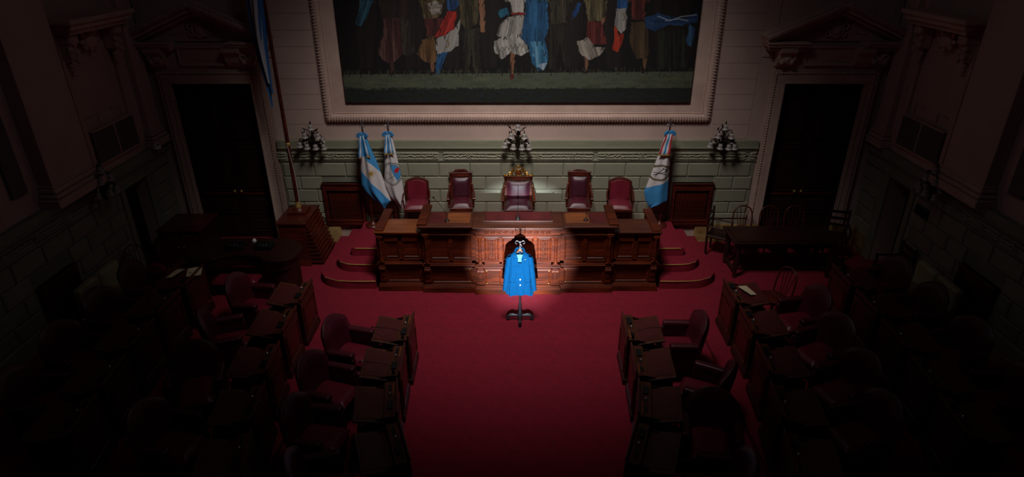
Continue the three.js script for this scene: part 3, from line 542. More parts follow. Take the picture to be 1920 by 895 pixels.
// ---------------------------------------------------------------- rostrum
const ROS_BACK = 10.62;
{
  const t = thing('rostrum_desk', 'long carved mahogany rostrum with five stepped bays in front of the chairs', 'rostrum', null);
  const carve = (w, h) => {   // carved relief of leaves and rosettes in w x h, facing +z
    const out = []; const n = Math.max(2, Math.round(h / .055));
    for (let i = 0; i < n; i++) {
      const y = -h / 2 + (i + .5) * h / n;
      for (const q of [-1, 1]) { const g = leafGeo.clone(); g.scale(.05, w * .55, .05); out.push(mv(g, 0, y, 0, 0, 0, q * (1.0 + .3 * (i % 2)))); }
      if (i % 2 === 0) out.push(ball(.014, 0, y, .012, 1, 1, .7, 6, 4)); else out.push(fin(new THREE.TorusGeometry(.02, .007, 4, 8)).translate(0, y, .006));
    }
    return out;
  };
  const carveH = (w, h) => carve(h, w).map((g) => mv(g, 0, 0, 0, 0, 0, Math.PI / 2));
  function panelSet(bay, x0, x1, y0, y1, zf, plain) {    // recessed field with bolection moulding
    const w = x1 - x0, h = y1 - y0, xm = (x0 + x1) / 2, ym = (y0 + y1) / 2;
    mk('panel', [onBack(mould(w, h, [[0, 0], [0, .014], [.014, .02], [.03, .004], [.036, -.016]]), xm, ym, zf), onBack(raised(w - .075, h - .075, .014, .03), xm, ym, zf + .018)], M.wood, bay);
  }
  const EX = (x0, x1, o) => x0 > 0 ? [x0 + o + .002, x1 + o] : x1 < 0 ? [x0 - o, x1 - o - .002] : [x0 - o, x1 + o];
  const BX = (x0, x1, o, ...r) => B(...EX(x0, x1, o), ...r);
  function bayFront(x0, x1, zf, topY, opt) {
    const bay = mk('bay', [B(x0, x1, 0.0, topY - .04, zf + .03, ROS_BACK, .004)], M.wood, t);
    const w = x1 - x0;
    // stiles and rails
    const fr = [];
    const rail = (a, b, ya, yb) => fr.push(B(a, b, ya, yb, zf, zf + .04, .004));
    rail(x0, x1, .0, .17); rail(x0, x1, .5, .66); rail(x0, x1, topY - .2, topY - .05);
    for (const [a, b] of opt.stiles) rail(a, b, .15, topY - .06);
    for (const [a, b] of opt.lowStiles || []) rail(a, b, .15, .52);
    for (const [a, b] of opt.upStiles || []) rail(a, b, .62, topY - .06);
    mk('frame', fr, M.wood, bay);
    mk('plinth', [BX(x0, x1, .03, 0, .105, zf - .045, zf + .04, .006), BX(x0, x1, .025, .105, .13, zf - .04, zf + .04, .01), BX(x0, x1, .015, .13, .155, zf - .025, zf + .04, .012)], M.wood, bay);
    mk('waist_moulding', [BX(x0, x1, .02, .56, .582, zf - .045, zf + .03, .008), BX(x0, x1, .012, .535, .56, zf - .03, zf + .03, .01), BX(x0, x1, .01, .582, .602, zf - .02, zf + .03, .006)], M.wood, bay);
    for (const [a, b, c, d] of opt.panels) panelSet(bay, a, b, c, d, zf + .03);
    return bay;
  }
  // mirrored pairs
  const cz = 9.98, mz = 10.04, ez = 10.1;
  const cBay = bayFront(-.76, .76, cz, 1.37, { stiles: [[-.76, -.6], [.6, .76]], upStiles: [[-.34, -.28], [.28, .34]], lowStiles: [[-.31, -.24], [.24, .31]], panels: [[-.6, -.34, .68, 1.15], [.34, .6, .68, 1.15], [-.28, .28, .68, 1.15], [-.6, -.31, .18, .49], [.31, .6, .18, .49], [-.24, .24, .18, .49]] });
  for (const q of [-1, 1]) {
    mk('carved_panel', [...carve(.1, .36).map((g) => onBack(g, q * .47, .915, cz + .005)), onBack(mould(.15, .43, [[0, 0], [0, .018], [.012, .02], [.02, .006]]), q * .47, .915, cz + .018)], M.carved, cBay);
  }
  mk('carved_frieze', [...carveH(1.2, .075).map((g) => onBack(g, 0, 1.265, cz - .022))], M.carved, cBay);
  const bays = [[cBay, -.76, .76, cz, 1.37, true]];
  for (const s of [-1, 1]) {
    const m = (a, b) => (s > 0 ? [a, b] : [-b, -a]);
    const mp = (l) => l.map(([a, b, c, d]) => [...m(a, b), c, d]);
    const x = m(.76, 1.72);
    const bm = bayFront(...x, mz, 1.37, { stiles: [m(.76, .84), m(1.58, 1.72)], upStiles: [m(1.18, 1.24)], panels: mp([[.84, 1.18, .68, 1.16], [1.24, 1.58, .68, 1.16], [.84, 1.58, .18, .49]]) });
    bays.push([bm, ...x, mz, 1.37, true]);
    const e = m(1.72, 2.56);
    const be = bayFront(...e, ez, 1.22, { stiles: [m(1.72, 1.8), m(2.42, 2.56)], upStiles: [m(2.1, 2.17)], panels: mp([[1.8, 2.1, .68, 1.02], [2.17, 2.42, .68, 1.02], [1.8, 2.42, .18, .49]]) });
    bays.push([be, ...e, ez, 1.22, false]);
    // end column and bracket at the outer edge of each bay
    for (const [bay, xe, zf, topY] of [[cBay, .68, cz, 1.17], [bm, 1.65, mz, 1.17], [be, 2.49, ez, 1.1]]) {
      mk('column', [lathe([[.035, 0], [.045, .02], [.03, .04], [.034, .07], [.026, .09], [.03, .12], [.028, topY - .72], [.036, topY - .7], [.03, topY - .68], [.045, topY - .65], [.045, topY - .62]], s * xe, .62, -zf + .02, 10), B(s * xe - .055, s * xe + .055, .602, .63, zf - .055, zf + .03, .006), B(s * xe - .055, s * xe + .055, topY - .01, topY + .04, zf - .06, zf + .03, .008)], M.wood, bay);
      mk('scroll_bracket', [B(s * xe - .05, s * xe + .05, .2, .535, zf - .02, zf + .03, .006), mv(fin(new THREE.CylinderGeometry(.045, .045, .11, 12)), s * xe, .475, -zf + .02, 0, 0, Math.PI / 2), B(s * xe - .055, s * xe + .055, .51, .54, zf - .05, zf + .03, .006), B(s * xe - .04, s * xe + .04, .3, .43, zf - .035, zf + .03, .012), ball(.02, s * xe, .475, -zf + .055, 1.6, 1, .8, 8, 5)], M.wood, bay);
    }
    for (const y of [.21, .47]) { mk('brass_stud', ball(.012, s * .57, y, -cz, 1, 1, .7, 6, 4), M.brass, cBay); mk('brass_stud', ball(.01, s * .88, y, -mz, 1, 1, .7, 6, 4), M.brass, bm); }
  }
  for (const [bay, x0, x1, zf, topY, tall] of bays) {
    if (tall) {
      mk('entablature', [BX(x0, x1, .015, 1.175, 1.2, zf - .035, zf + .03, .008), B(x0, x1, 1.2, 1.315, zf - .02, zf + .03, .004), BX(x0, x1, .03, 1.305, 1.325, zf - .04, zf + .03, .006)], M.wood, bay);
      const den = []; const [da, db] = EX(x0, x1, .035), n = Math.floor((db - da) / .03); for (let i = 0; i < n; i++) den.push(B(da + i * .03, da + i * .03 + .018, 1.322, 1.342, zf - .075, zf));
      stuff(mk('dentil_moulding', den, M.wood, bay));
      if (bay !== cBay) mk('carved_frieze', carveH(x1 - x0 - .2, .06).map((g) => onBack(g, (x0 + x1) / 2, 1.26, zf - .02)), M.carved, bay);
      mk('top', [B(bay === cBay ? x0 - .045 : x0 > 0 ? x0 + .046 : x0 - .045, bay === cBay ? x1 + .045 : x1 < 0 ? x1 - .046 : x1 + .045, 1.34, 1.372, zf - .085, ROS_BACK + .02, .01)], M.woodDesk, bay);
    } else mk('top', [B(x0 > 0 ? x0 + .0 : x0 - .03, x1 < 0 ? x1 : x1 + .03, 1.19, 1.222, zf - .05, ROS_BACK + .02, .01), BX(x0, x1, .01, 1.16, 1.19, zf - .025, zf + .02, .008)], x0 < 0 ? M.woodLight : M.woodDesk, bay);
  }
  // leather writing surface in the middle, glossy panels beside it
  mk('writing_surface', [B(-.6, .6, 1.372, 1.385, 10.19, 10.6, .004)], M.leatherTop, cBay);
  mk('writing_rim', [B(-.63, .63, 1.372, 1.392, 10.165, 10.19, .004), B(-.63, -.6, 1.372, 1.392, 10.19, 10.62, .004), B(.6, .63, 1.372, 1.392, 10.19, 10.62, .004)], M.woodDesk, cBay);
  for (const s of [-1, 1]) {
    mk('writing_surface', [B(s * .86, s * 1.28, 1.372, 1.378, 10.12, 10.56, .003)], M.woodLight, cBay);
    mk('writing_surface', [B(s * 1.3, s * 1.6, 1.372, 1.378, 10.12, 10.56, .003)], M.leatherTop, cBay);
    // returns: boards running back towards the chairs
    mk('side_wing', [B(s * 2.41, s * 2.57, 1.2, 1.255, 10.08, 11.05, .01), B(s * 2.44, s * 2.54, .512, 1.2, ROS_BACK + .04, 11.02, .006)], M.wood, t);
    mk('side_wing', [B(s * 1.62, s * 1.79, 1.35, 1.41, 10.0, 10.88, .01), B(s * 1.66, s * 1.75, .512, 1.35, ROS_BACK + .04, 10.85, .006)], M.wood, t);
  }
}
// microphones on the rostrum
function gooseneck(name, label, x, y, Z, pts, headR, parentGroup) {
  const t = thing(name, label, 'microphone', parentGroup, x, y, Z);
  mk('base', lathe([[.045, 0], [.045, .012], [.03, .022], [.012, .03], [.01, .05]], 0, 0, 0, 12), M.black, t);
  mk('neck', tube(pts, .005, 14, 5), M.black, t);
  const e = pts[pts.length - 1]; mk('head', ball(headR, ...e, 1, 1.25, 1, 8, 6), M.black, t); return t;
}
gooseneck('gooseneck_microphone', 'thin black upright microphone in front of the gold-crested chair', 0.0, 1.386, 10.27, [[0, .03, 0], [0, .15, 0], [.0, .3, -.01], [.0, .43, -.015]], .018);
gooseneck('gooseneck_microphone', 'black microphone leaning sideways on the rostrum between red armchair and plum chair', -1.27, 1.379, 10.2, [[0, .03, 0], [-.01, .13, 0], [-.1, .27, -.04], [-.23, .42, -.08]], .016);
gooseneck('gooseneck_microphone', 'short black microphone on the rostrum, on the single flag side', 1.22, 1.379, 10.22, [[0, .03, 0], [.004, .06, -.01], [.008, .09, -.03], [.01, .11, -.05]], .014);
// ---------------------------------------------------------------- chairs behind the rostrum
function archShape(w, h, rise, r = .02) {
  const s = new THREE.Shape(); s.moveTo(-w / 2, 0); s.lineTo(w / 2, 0); s.lineTo(w / 2, h - rise); s.quadraticCurveTo(w / 4, h, 0, h); s.quadraticCurveTo(-w / 4, h, -w / 2, h - rise); s.closePath(); return s;
}
function pad(w, h, d, puff, seg = 10) {      // upholstered pad, facing +z, back at z = 0, puffed front
  const g = new THREE.PlaneGeometry(w, h, seg, seg); const p = g.attributes.position;
  for (let i = 0; i < p.count; i++) { const a = p.getX(i) / (w / 2), b = p.getY(i) / (h / 2); const k = Math.pow(Math.max(0, 1 - Math.pow(Math.abs(a), 4)), .5) * Math.pow(Math.max(0, 1 - Math.pow(Math.abs(b), 4)), .5); p.setZ(i, (d + puff) * k + (1 - a * a) * (1 - b * b) * puff * .5); }
  g.computeVertexNormals(); return fin2(g);
}
function fin2(g) { const q = fin(g); return q; }
function seatPad(w, d, y, h, puff) { return mv(pad(w, d, h, puff, 12), 0, y, 0, -Math.PI / 2); }
function turnedLeg(x, z, h, r = .025) { return lathe([[r * .6, 0], [r * .8, h * .05], [r * .6, h * .15], [r, h * .5], [r * 1.2, h * .7], [r * .7, h * .74], [r * 1.3, h * .8], [r * 1.3, h]], x, 0, z, 8); }

function redArmchair(label, x, Z, turn) {
  const t = thing('upholstered_armchair', label, 'chair', 'red upholstered armchairs on the dais', x, .512, Z, turn); t.scale.setScalar(.87);
  const w = .58, sy = .6;
  for (const sx of [-1, 1]) for (const sz of [-1, 1]) mk('leg', turnedLeg(sx * .25, sz * .24, sy - .08, .024), M.woodDark, t);
  mk('seat_frame', [L(.58, .08, .56, 0, sy - .05, 0, .012)], M.woodRed, t);
  mk('seat', seatPad(.55, .54, sy - .015, .06, .03), M.leatherRed, t);
  const bk = new THREE.ExtrudeGeometry(archShape(.52, .56, .09), { depth: .05, bevelEnabled: true, bevelSize: .015, bevelThickness: .012, bevelSegments: 2, curveSegments: 10 });
  const b = mk('backrest_frame', mv(fin(bk), 0, sy - .02, -.3, -.12), M.woodRed, t);
  const ip = new THREE.ExtrudeGeometry(archShape(.43, .44, .07), { depth: .02, bevelEnabled: true, bevelSize: .012, bevelThickness: .02, bevelSegments: 3, curveSegments: 10 });
  mk('backrest', mv(fin(ip), 0, sy + .06, -.25, -.12), M.leatherRed, t);
  for (const s of [-1, 1]) {
    const a = mk('armrest', [tube([[s * .27, sy + .3, -.24], [s * .3, sy + .27, -.1], [s * .31, sy + .21, .1], [s * .3, sy + .19, .2]], .02, 14, 7), ball(.026, s * .3, sy + .19, .2)], M.woodRed, t);
    mk('arm_post', tube([[s * .3, sy + .19, .18], [s * .295, sy + .1, .15], [s * .28, sy - .05, .19]], .017, 10, 6), M.woodRed, a);
  }
  return t;
}
redArmchair('red upholstered arch-backed armchair beside the paired blue and white flags', -2.06, 11.78, 4);
redArmchair('red upholstered arch-backed armchair beside the single white and blue flag', 2.08, 11.78, -6);

function highChair(name, label, x, Z, turn, wide, tall, gilt, ck = 1) {
  const t = thing(name, label, 'chair', gilt ? null : 'plum leather carved chairs on the dais', x, .512, Z, turn); t.scale.setScalar(.87);
  const sy = gilt ? .62 : .64, hw = wide / 2, bh = tall;
  for (const sx of [-1, 1]) for (const sz of [-1, 1]) mk('leg', turnedLeg(sx * (hw - .05), sz * .24, sy - .08, .03), M.woodDark, t);
  mk('seat_frame', L(wide, .09, .58, 0, sy - .05, 0, .015), M.woodRed, t);
  mk('seat', seatPad(wide - .05, .56, sy - .01, .07, .035), gilt ? M.leatherPlum : M.leather, t);
  const fr = [L(.07, bh, .06, -hw + .035, bh / 2, 0, .012), L(.07, bh, .06, hw - .035, bh / 2, 0, .012), L(wide, .09, .06, 0, bh - .04, 0, .012), L(wide - .1, .06, .05, 0, .03, 0, .01), L(wide + .04, .03, .08, 0, bh + .01, 0, .01)];
  const grp = fr.map((g) => mv(g, 0, sy - .03, -.28, -.1));
  const f = mk('backrest_frame', grp, gilt ? M.wood : M.woodRed, t);
  mk('backrest', mv(pad(wide - .13, bh - .14, .025, .03), 0, sy - .03 + (bh - .06) / 2, -.25, -.1).translate(0, 0, -.035), M.leatherPlum, t);
  const crest = []; const topY = sy - .03 + bh, tz = -.28 - Math.sin(.1) * bh;
  if (!gilt) {
    for (const q of [-1, 1]) { crest.push(tube([[q * hw * .95, topY + .02, tz], [q * hw * .6, topY + .035 * ck, tz], [q * hw * .4, topY + .085 * ck, tz], [q * hw * .2, topY + .06 * ck, tz]], .018, 14, 6)); crest.push(fin(new THREE.TorusGeometry(.025, .012, 5, 10)).translate(q * hw * .25, topY + .07 * ck, tz)); }
    crest.push(ball(.035, 0, topY + .075 * ck, tz, 1, 1.1, .7), prism([[-hw * .8, topY], [hw * .8, topY], [hw * .35, topY + .055 * ck], [0, topY + .075 * ck], [-hw * .35, topY + .055 * ck]], .03).translate(0, 0, tz - .015));
    mk('carved_crest', crest, M.woodRed, t);
  } else {
    for (const q of [-1, 1]) {
      crest.push(tube([[q * hw * .98, topY + .035, tz], [q * hw * .7, topY + .05, tz], [q * hw * .52, topY + .11, tz], [q * hw * .42, topY + .17, tz], [q * .02, topY + .25, tz]], .016, 18, 6));
      crest.push(tube([[q * .12, topY + .03, tz + .01], [q * .15, topY + .09, tz + .01], [q * .1, topY + .14, tz + .01], [q * .13, topY + .18, tz + .01]], .014, 12, 6));
      crest.push(fin(new THREE.TorusGeometry(.028, .012, 5, 10)).translate(q * hw * .6, topY + .055, tz + .01), ball(.03, q * hw * .98, topY + .04, tz));
      for (let j = 0; j < 4; j++) { const g = leafGeo.clone(); g.scale(.05, .09, .06); crest.push(mv(g, q * (.08 + j * .03), topY + .16 - j * .03, tz + .01, 0, 0, -q * (.5 + j * .4))); }
    }
    crest.push(ball(.03, 0, topY + .265, tz, 1.2, .9, .8));
    mk('gilt_crest', crest, M.gold, t).userData.label = 'gilded scrolled crest';
    mk('crest_shield', [ball(.075, 0, topY + .11, tz, .85, 1.1, .4, 14, 10)], M.woodLight, t);
    mk('crest_rim', mv(fin(new THREE.TorusGeometry(.075, .012, 6, 18)), 0, topY + .11, tz + .015), M.gold, t);
    mk('crest_glint', [ball(.016, 0, topY + .035, tz + .03), ball(.018, -.04, topY + .2, tz + .015), ball(.018, .04, topY + .2, tz + .015)], M.chrome, t).name = 'crest_boss';
  }
  for (const s of [-1, 1]) {
    const a = mk('armrest', [tube([[s * hw, sy + .36, -.27], [s * (hw + .02), sy + .28, -.12], [s * (hw + .04), sy + .24, .1], [s * (hw + .04), sy + .2, .2]], .024, 14, 7), mv(fin(new THREE.CylinderGeometry(.035, .035, .06, 12)), s * (hw + .04), sy + .19, .22, 0, 0, Math.PI / 2)], gilt ? M.wood : M.woodRed, t);
    mk('arm_post', [lathe([[.026, 0], [.02, .04], [.03, .08], [.02, .14], [.026, .2]], s * (hw + .02), sy - .02, .2, 8), ball(.02, s * (hw + .03), sy + .02, .235)], gilt ? M.wood : M.woodRed, a);
    mk('back_finial', ball(.026, s * hw, sy + .38, -.25), M.woodLight, a); mk('arm_boss', ball(.02, s * (hw + .015), sy + .3, -.16), M.woodLight, a);
  }
  return t;
}
highChair('carved_armchair', 'plum leather high-back chair with tall scrolled wooden crest, beside the leaning microphone', -1.15, 11.76, 4, .52, .65, false, 1);
highChair('carved_armchair', 'plum leather high-back chair with low wooden crest, on the single flag side', 1.24, 11.77, -4, .52, .67, false, .55);
highChair('presiding_chair', 'large high-back leather chair with gilded crest behind the middle of the rostrum', 0.01, 11.7, 0, .66, .6, true);

// ---------------------------------------------------------------- wall sconces
const shadeGeo = lathe([[.012, .075], [.03, .07], [.042, .05], [.044, .025], [.042, .008], [.055, -.012], [.068, -.022], [.064, -.024], [.05, -.012], [.036, .008], [.038, .03], [.03, .06], [.01, .068]], 0, 0, 0, 12);
function sconce(label, x, y, Z, turn, size = 1) {
  const t = thing('wall_sconce', label, 'sconce', 'unlit flower sconces on the green cornice', x, y, Z, turn);
  t.scale.setScalar(size);
  mk('stem', [lathe([[.004, -.18], [.03, -.15], [.045, -.1], [.03, -.06], [.05, -.01], [.03, .06], [.04, .12], [.022, .2], [.012, .32]], 0, 0, .1, 10), L(.09, .2, .05, 0, -.06, .045, .015), ball(.03, 0, -.16, .1)], M.bronze, t);
  const pos = [[0, .33, .14], [-.13, .17, .17], [.13, .16, .17], [-.17, .06, .1], [.18, .05, .1], [-.26, -.02, .16], [-.09, -.03, .25], [.08, -.04, .25], [.22, -.06, .17]];
  for (const [px, py, pz] of pos) {
    const a = mk('arm', [tube([[0, py - .06, .1], [px * .5, py + .12, .1 + (pz - .1) * .5], [px * .9, py + .13, pz], [px, py + .08, pz]], .009, 12, 5), ball(.016, px, py + .08, pz, 1, 1, 1, 7, 5)], M.bronze, t);
    const sh = new THREE.Mesh(shadeGeo, M.shade); sh.name = 'glass_shade'; sh.position.set(px, py, pz); sh.rotation.set(.12, 0, px * .5); sh.castShadow = sh.receiveShadow = true; a.add(sh);
  }
  const lv = []; for (let i = 0; i < 16; i++) { const g = leafGeo.clone(); g.scale(.05, .11, .06); lv.push(mv(g, rr(-.18, .18), rr(-.05, .32), rr(.08, .18), rr(-.4, .4), 0, rr(-1.6, 1.6))); }
  stuff(mk('leaf_spray', lv, M.bronze, t));
  return t;
}
sconce('dark bronze flower sconce with nine glass bells above the gold-crested chair', 0, 2.25, WZ - .1, 0);
sconce('dark bronze flower sconce on the cornice between tall flagpole and paired flags', -4.07, 2.25, WZ - .1, 0);
sconce('dark bronze flower sconce on the cornice beyond the single white and blue flag', 4.08, 2.25, WZ - .1, 0);
sconce('dark bronze flower sconce on the side wall ledge, flagpole side', -WX + .16, 2.15, 9.75, 90);
sconce('dark bronze flower sconce on the side wall ledge, long table side', WX - .16, 2.15, 9.75, -90);

// ---------------------------------------------------------------- slatted radiator covers set in the walls
function radiator(label, w, h, x, y, Z, turn) {
  const t = thing('radiator_cover', label, 'radiator cover', 'dark wooden radiator covers in the walls', x, y, Z, turn);
  mk('frame', [L(.07, h, .09, -w / 2 + .035, h / 2, .045, .008), L(.07, h, .09, w / 2 - .035, h / 2, .045, .008), L(w - .12, .14, .085, 0, h - .07, .043, .008), L(w - .12, .09, .085, 0, .045, .043, .008), L(w + .02, .03, .11, 0, h - .015, .055, .008), L(w - .1, .02, .1, 0, h - .15, .05, .006), L(w - .1, .02, .1, 0, .1, .05, .006)], M.woodRed, t);
  mk('backing', L(w - .1, h - .2, .02, 0, h / 2, .012), M.black, t);
  const n = Math.round((w - .15) / .045), sg = L(.028, h - .26, .018, 0, h / 2 - .02, .04, .005);
  for (let i = 0; i < n; i++) { const m = new THREE.Mesh(sg, M.woodRed); m.name = 'slat'; m.position.x = -w / 2 + .1 + (i + .5) * (w - .2) / n; m.castShadow = m.receiveShadow = true; t.add(m); }
  return t;
}
radiator('dark slatted wooden radiator cover behind the paired blue and white flags', .84, .95, -3.64, .42, WZ - .02, 0);
radiator('dark slatted wooden radiator cover beside the single white and blue flag', .84, .95, 3.64, .42, WZ - .02, 0);
radiator('dark slatted wooden radiator cover in the side wall, flagpole side', .82, .84, -WX + .02, .42, 8.42, 90);
radiator('dark slatted wooden radiator cover in the side wall, long table side', .82, .84, WX - .02, .42, 8.42, -90);

// ---------------------------------------------------------------- flags
function canvasTex(w, h, draw) { const cv = document.createElement('canvas'); cv.width = w; cv.height = h; draw(cv.getContext('2d'), w, h); const t = new THREE.CanvasTexture(cv); t.colorSpace = THREE.SRGBColorSpace; return t; }
// outlines are [x, y] in metres from the pole top; left and right side of the hanging cloth from top to bottom
function flag(label, x, Z, poleH, left, right, draw, ribbons, bowCol, folds) {
  const t = thing('draped_flag', label, 'flag', null, x, .512, Z);
  mk('pole_base', lathe([[.15, 0], [.15, .03], [.11, .05], [.05, .08], [.035, .14]], 0, 0, 0, 18), M.woodRed, t);
  mk('pole', cyl(.017, .016, poleH, 0, .05, 0, 10), M.woodRed, t);
  mk('spear_finial', [lathe([[.016, 0], [.03, .015], [.014, .03], [.02, .045], [.008, .06], [.022, .09], [.004, .19]], 0, poleH + .05, 0, 8), mv(L(.1, .012, .012, 0, 0, 0, .004), 0, poleH + .1, 0), ball(.012, -.05, poleH + .105, 0), ball(.012, .05, poleH + .105, 0)], M.chrome, t);
  const lerp = (P, y) => { for (let i = 0; i + 1 < P.length; i++) { const [xa, ya] = P[i], [xb, yb] = P[i + 1]; if (y <= ya && y >= yb) return xa + (xb - xa) * (ya - y) / (ya - yb || 1); } return P[P.length - 1][0]; };
  const yT = left[0][1], yB = Math.min(left[left.length - 1][1], right[right.length - 1][1]);
  const xs = [...left, ...right].map((p) => p[0]), xa = Math.min(...xs) - .01, xb = Math.max(...xs) + .01;
  const NS = 30, NR = 46, P = [], U = [], I = []; const top = poleH + .05;
  for (const side of [1, -1]) for (let r = 0; r <= NR; r++) for (let s = 0; s <= NS; s++) {
    const y = yT + (yB - yT) * r / NR, xl = lerp(left, y), xr = lerp(right, y), k = s / NS, X = xl + (xr - xl) * k;
    const w = xr - xl, env = Math.sin(Math.PI * k);
    const z = .03 + side * (.012 + .09 * Math.min(1, w / .3) * Math.pow(env, .8)) * (side > 0 ? 1 : .4) + env * .022 * Math.sin(k * folds + r * .05) * Math.min(1, r / 8);
    P.push(X, top + y, z); U.push((X - xa) / (xb - xa), (y - yB) / (yT - yB));
  }
  const base = (NR + 1) * (NS + 1);
  for (let q = 0; q < 2; q++) for (let r = 0; r < NR; r++) for (let s = 0; s < NS; s++) { const a = q * base + r * (NS + 1) + s, b = a + 1, c = a + NS + 1, d = c + 1; if (q === 0) I.push(a, c, b, b, c, d); else I.push(a, b, c, b, d, c); }
  const g = new THREE.BufferGeometry(); g.setAttribute('position', new THREE.BufferAttribute(new Float32Array(P), 3)); g.setAttribute('uv', new THREE.BufferAttribute(new Float32Array(U), 2)); g.setIndex(I); g.computeVertexNormals();
  const W = xb - xa, Hc = yT - yB, sc = 640;
  const tex = canvasTex(Math.ceil(W * sc), Math.ceil(Hc * sc), (c, w, h) => { const at = (X, Y) => [(X - xa) / W * w, (yT - Y) / Hc * h]; draw(c, at, sc, w, h); for (let i = 0; i < 500; i++) { c.fillStyle = rnd() < .5 ? 'rgba(255,255,255,.025)' : 'rgba(40,50,60,.025)'; c.fillRect(rr(0, w), rr(0, h), rr(1, 3), rr(8, 40)); } });
  mk('cloth', keepUV(g), PH({ map: tex, roughness: .7, sheen: .2, side: THREE.DoubleSide }), t);
  // bow and hanging ribbons
  const bow = []; for (const q of [-1, 1]) { { const lo = tube([[0, top - .075, .05], [q * .045, top - .055, .07], [q * .085, top - .085, .075], [q * .1, top - .13, .07], [q * .06, top - .115, .065], [0, top - .085, .06]], .022, 16, 6); bow.push(lo); } } bow.push(ball(.035, 0, top - .085, .05));
  const bowM = mk('bow', bow, bowCol, t);
  for (const [x0, x1, yb, wid, mats] of ribbons) {
    const rp = []; const n = 16; const bands = mats.length; const out = mats.map(() => []);
    for (let i = 0; i < n; i++) {
      const f0 = i / n, f1 = (i + 1) / n;
      const row = (f) => { const cx = x0 + (x1 - x0) * f, y = top - .1 + (yb + .1) * f, z = .075 + .075 * Math.sin(f * 1.5) + .012 * Math.sin(f * 9 + x0 * 20); return [cx, y, z, wid * (.55 + .45 * f)]; };
      const A = row(f0), C = row(f1);
      for (let b = 0; b < bands; b++) { const u0 = b / bands - .5, u1 = (b + 1) / bands - .5; const p = [A[0] + u0 * A[3], A[1], A[2]], q = [A[0] + u1 * A[3], A[1], A[2]], r = [C[0] + u1 * C[3], C[1], C[2]], s = [C[0] + u0 * C[3], C[1], C[2]]; out[b].push(...s, ...r, ...q, ...s, ...q, ...p); }
    }
    out.forEach((o, b) => { const g2 = new THREE.BufferGeometry(); g2.setAttribute('position', new THREE.BufferAttribute(new Float32Array(o), 3)); g2.computeVertexNormals(); mk('ribbon', fin(g2), mats[b], bowM); });
    mk('ribbon_fringe', L(wid, .03, .012, x1, top + yb - .012, .155, .003), M.brass, bowM);
  }
  return t;
}
const cloth = (c) => PH({ color: c, roughness: .65, side: THREE.DoubleSide });
const SKY = '#3f94cf', WHT = '#d6d2d0';
const mSky = cloth(0x3b83b8), mWht = cloth(0xd0ccca), mRed = cloth(0xb01f30), mSkyBright = cloth(0x2f86bf);
const px = (P, ox, oy, k = 94) => P.map(([x, y]) => [(x - ox) / k, -(y - oy) / 89]);
const fillPoly = (c, at, col, P) => { c.fillStyle = col; c.beginPath(); P.forEach((p, i) => { const q = at(...p); i ? c.lineTo(...q) : c.moveTo(...q); }); c.closePath(); c.fill(); };
flag('sky blue and white flag with golden sun, nearer the dark radiator cover', -3.03, 11.86, 2.02,
  px([[678, 256], [675, 285], [672, 325], [671, 350], [676, 362], [690, 378], [709, 395]], 683, 248), px([[688, 256], [697, 285], [704, 305], [712, 335], [718, 358], [724, 380], [711, 395]], 683, 248),
  (c, at, sc, w, h) => {
    c.fillStyle = SKY; c.fillRect(0, 0, w, h);
    fillPoly(c, at, WHT, px([[676, 290], [684, 296], [707, 322], [712, 330], [730, 385], [724, 381], [700, 352], [672, 320], [668, 318]], 683, 248));
    const [sx, sy] = at(...px([[693, 325]], 683, 248)[0]); c.fillStyle = '#a8873f'; c.beginPath(); c.arc(sx, sy, .042 * sc, 0, 7); c.fill(); c.strokeStyle = '#b3944f'; c.lineWidth = .008 * sc; for (let i = 0; i < 20; i++) { const a = i * Math.PI / 10; c.beginPath(); c.moveTo(sx + Math.cos(a) * .05 * sc, sy + Math.sin(a) * .05 * sc); c.lineTo(sx + Math.cos(a) * .085 * sc, sy + Math.sin(a) * .085 * sc); c.stroke(); }
  }, [[-.03, -.055, -.52, .08, [mSky, mWht, mSky]], [.02, .1, -.5, .08, [mSky, mWht, mSky]]], mSky, 13);
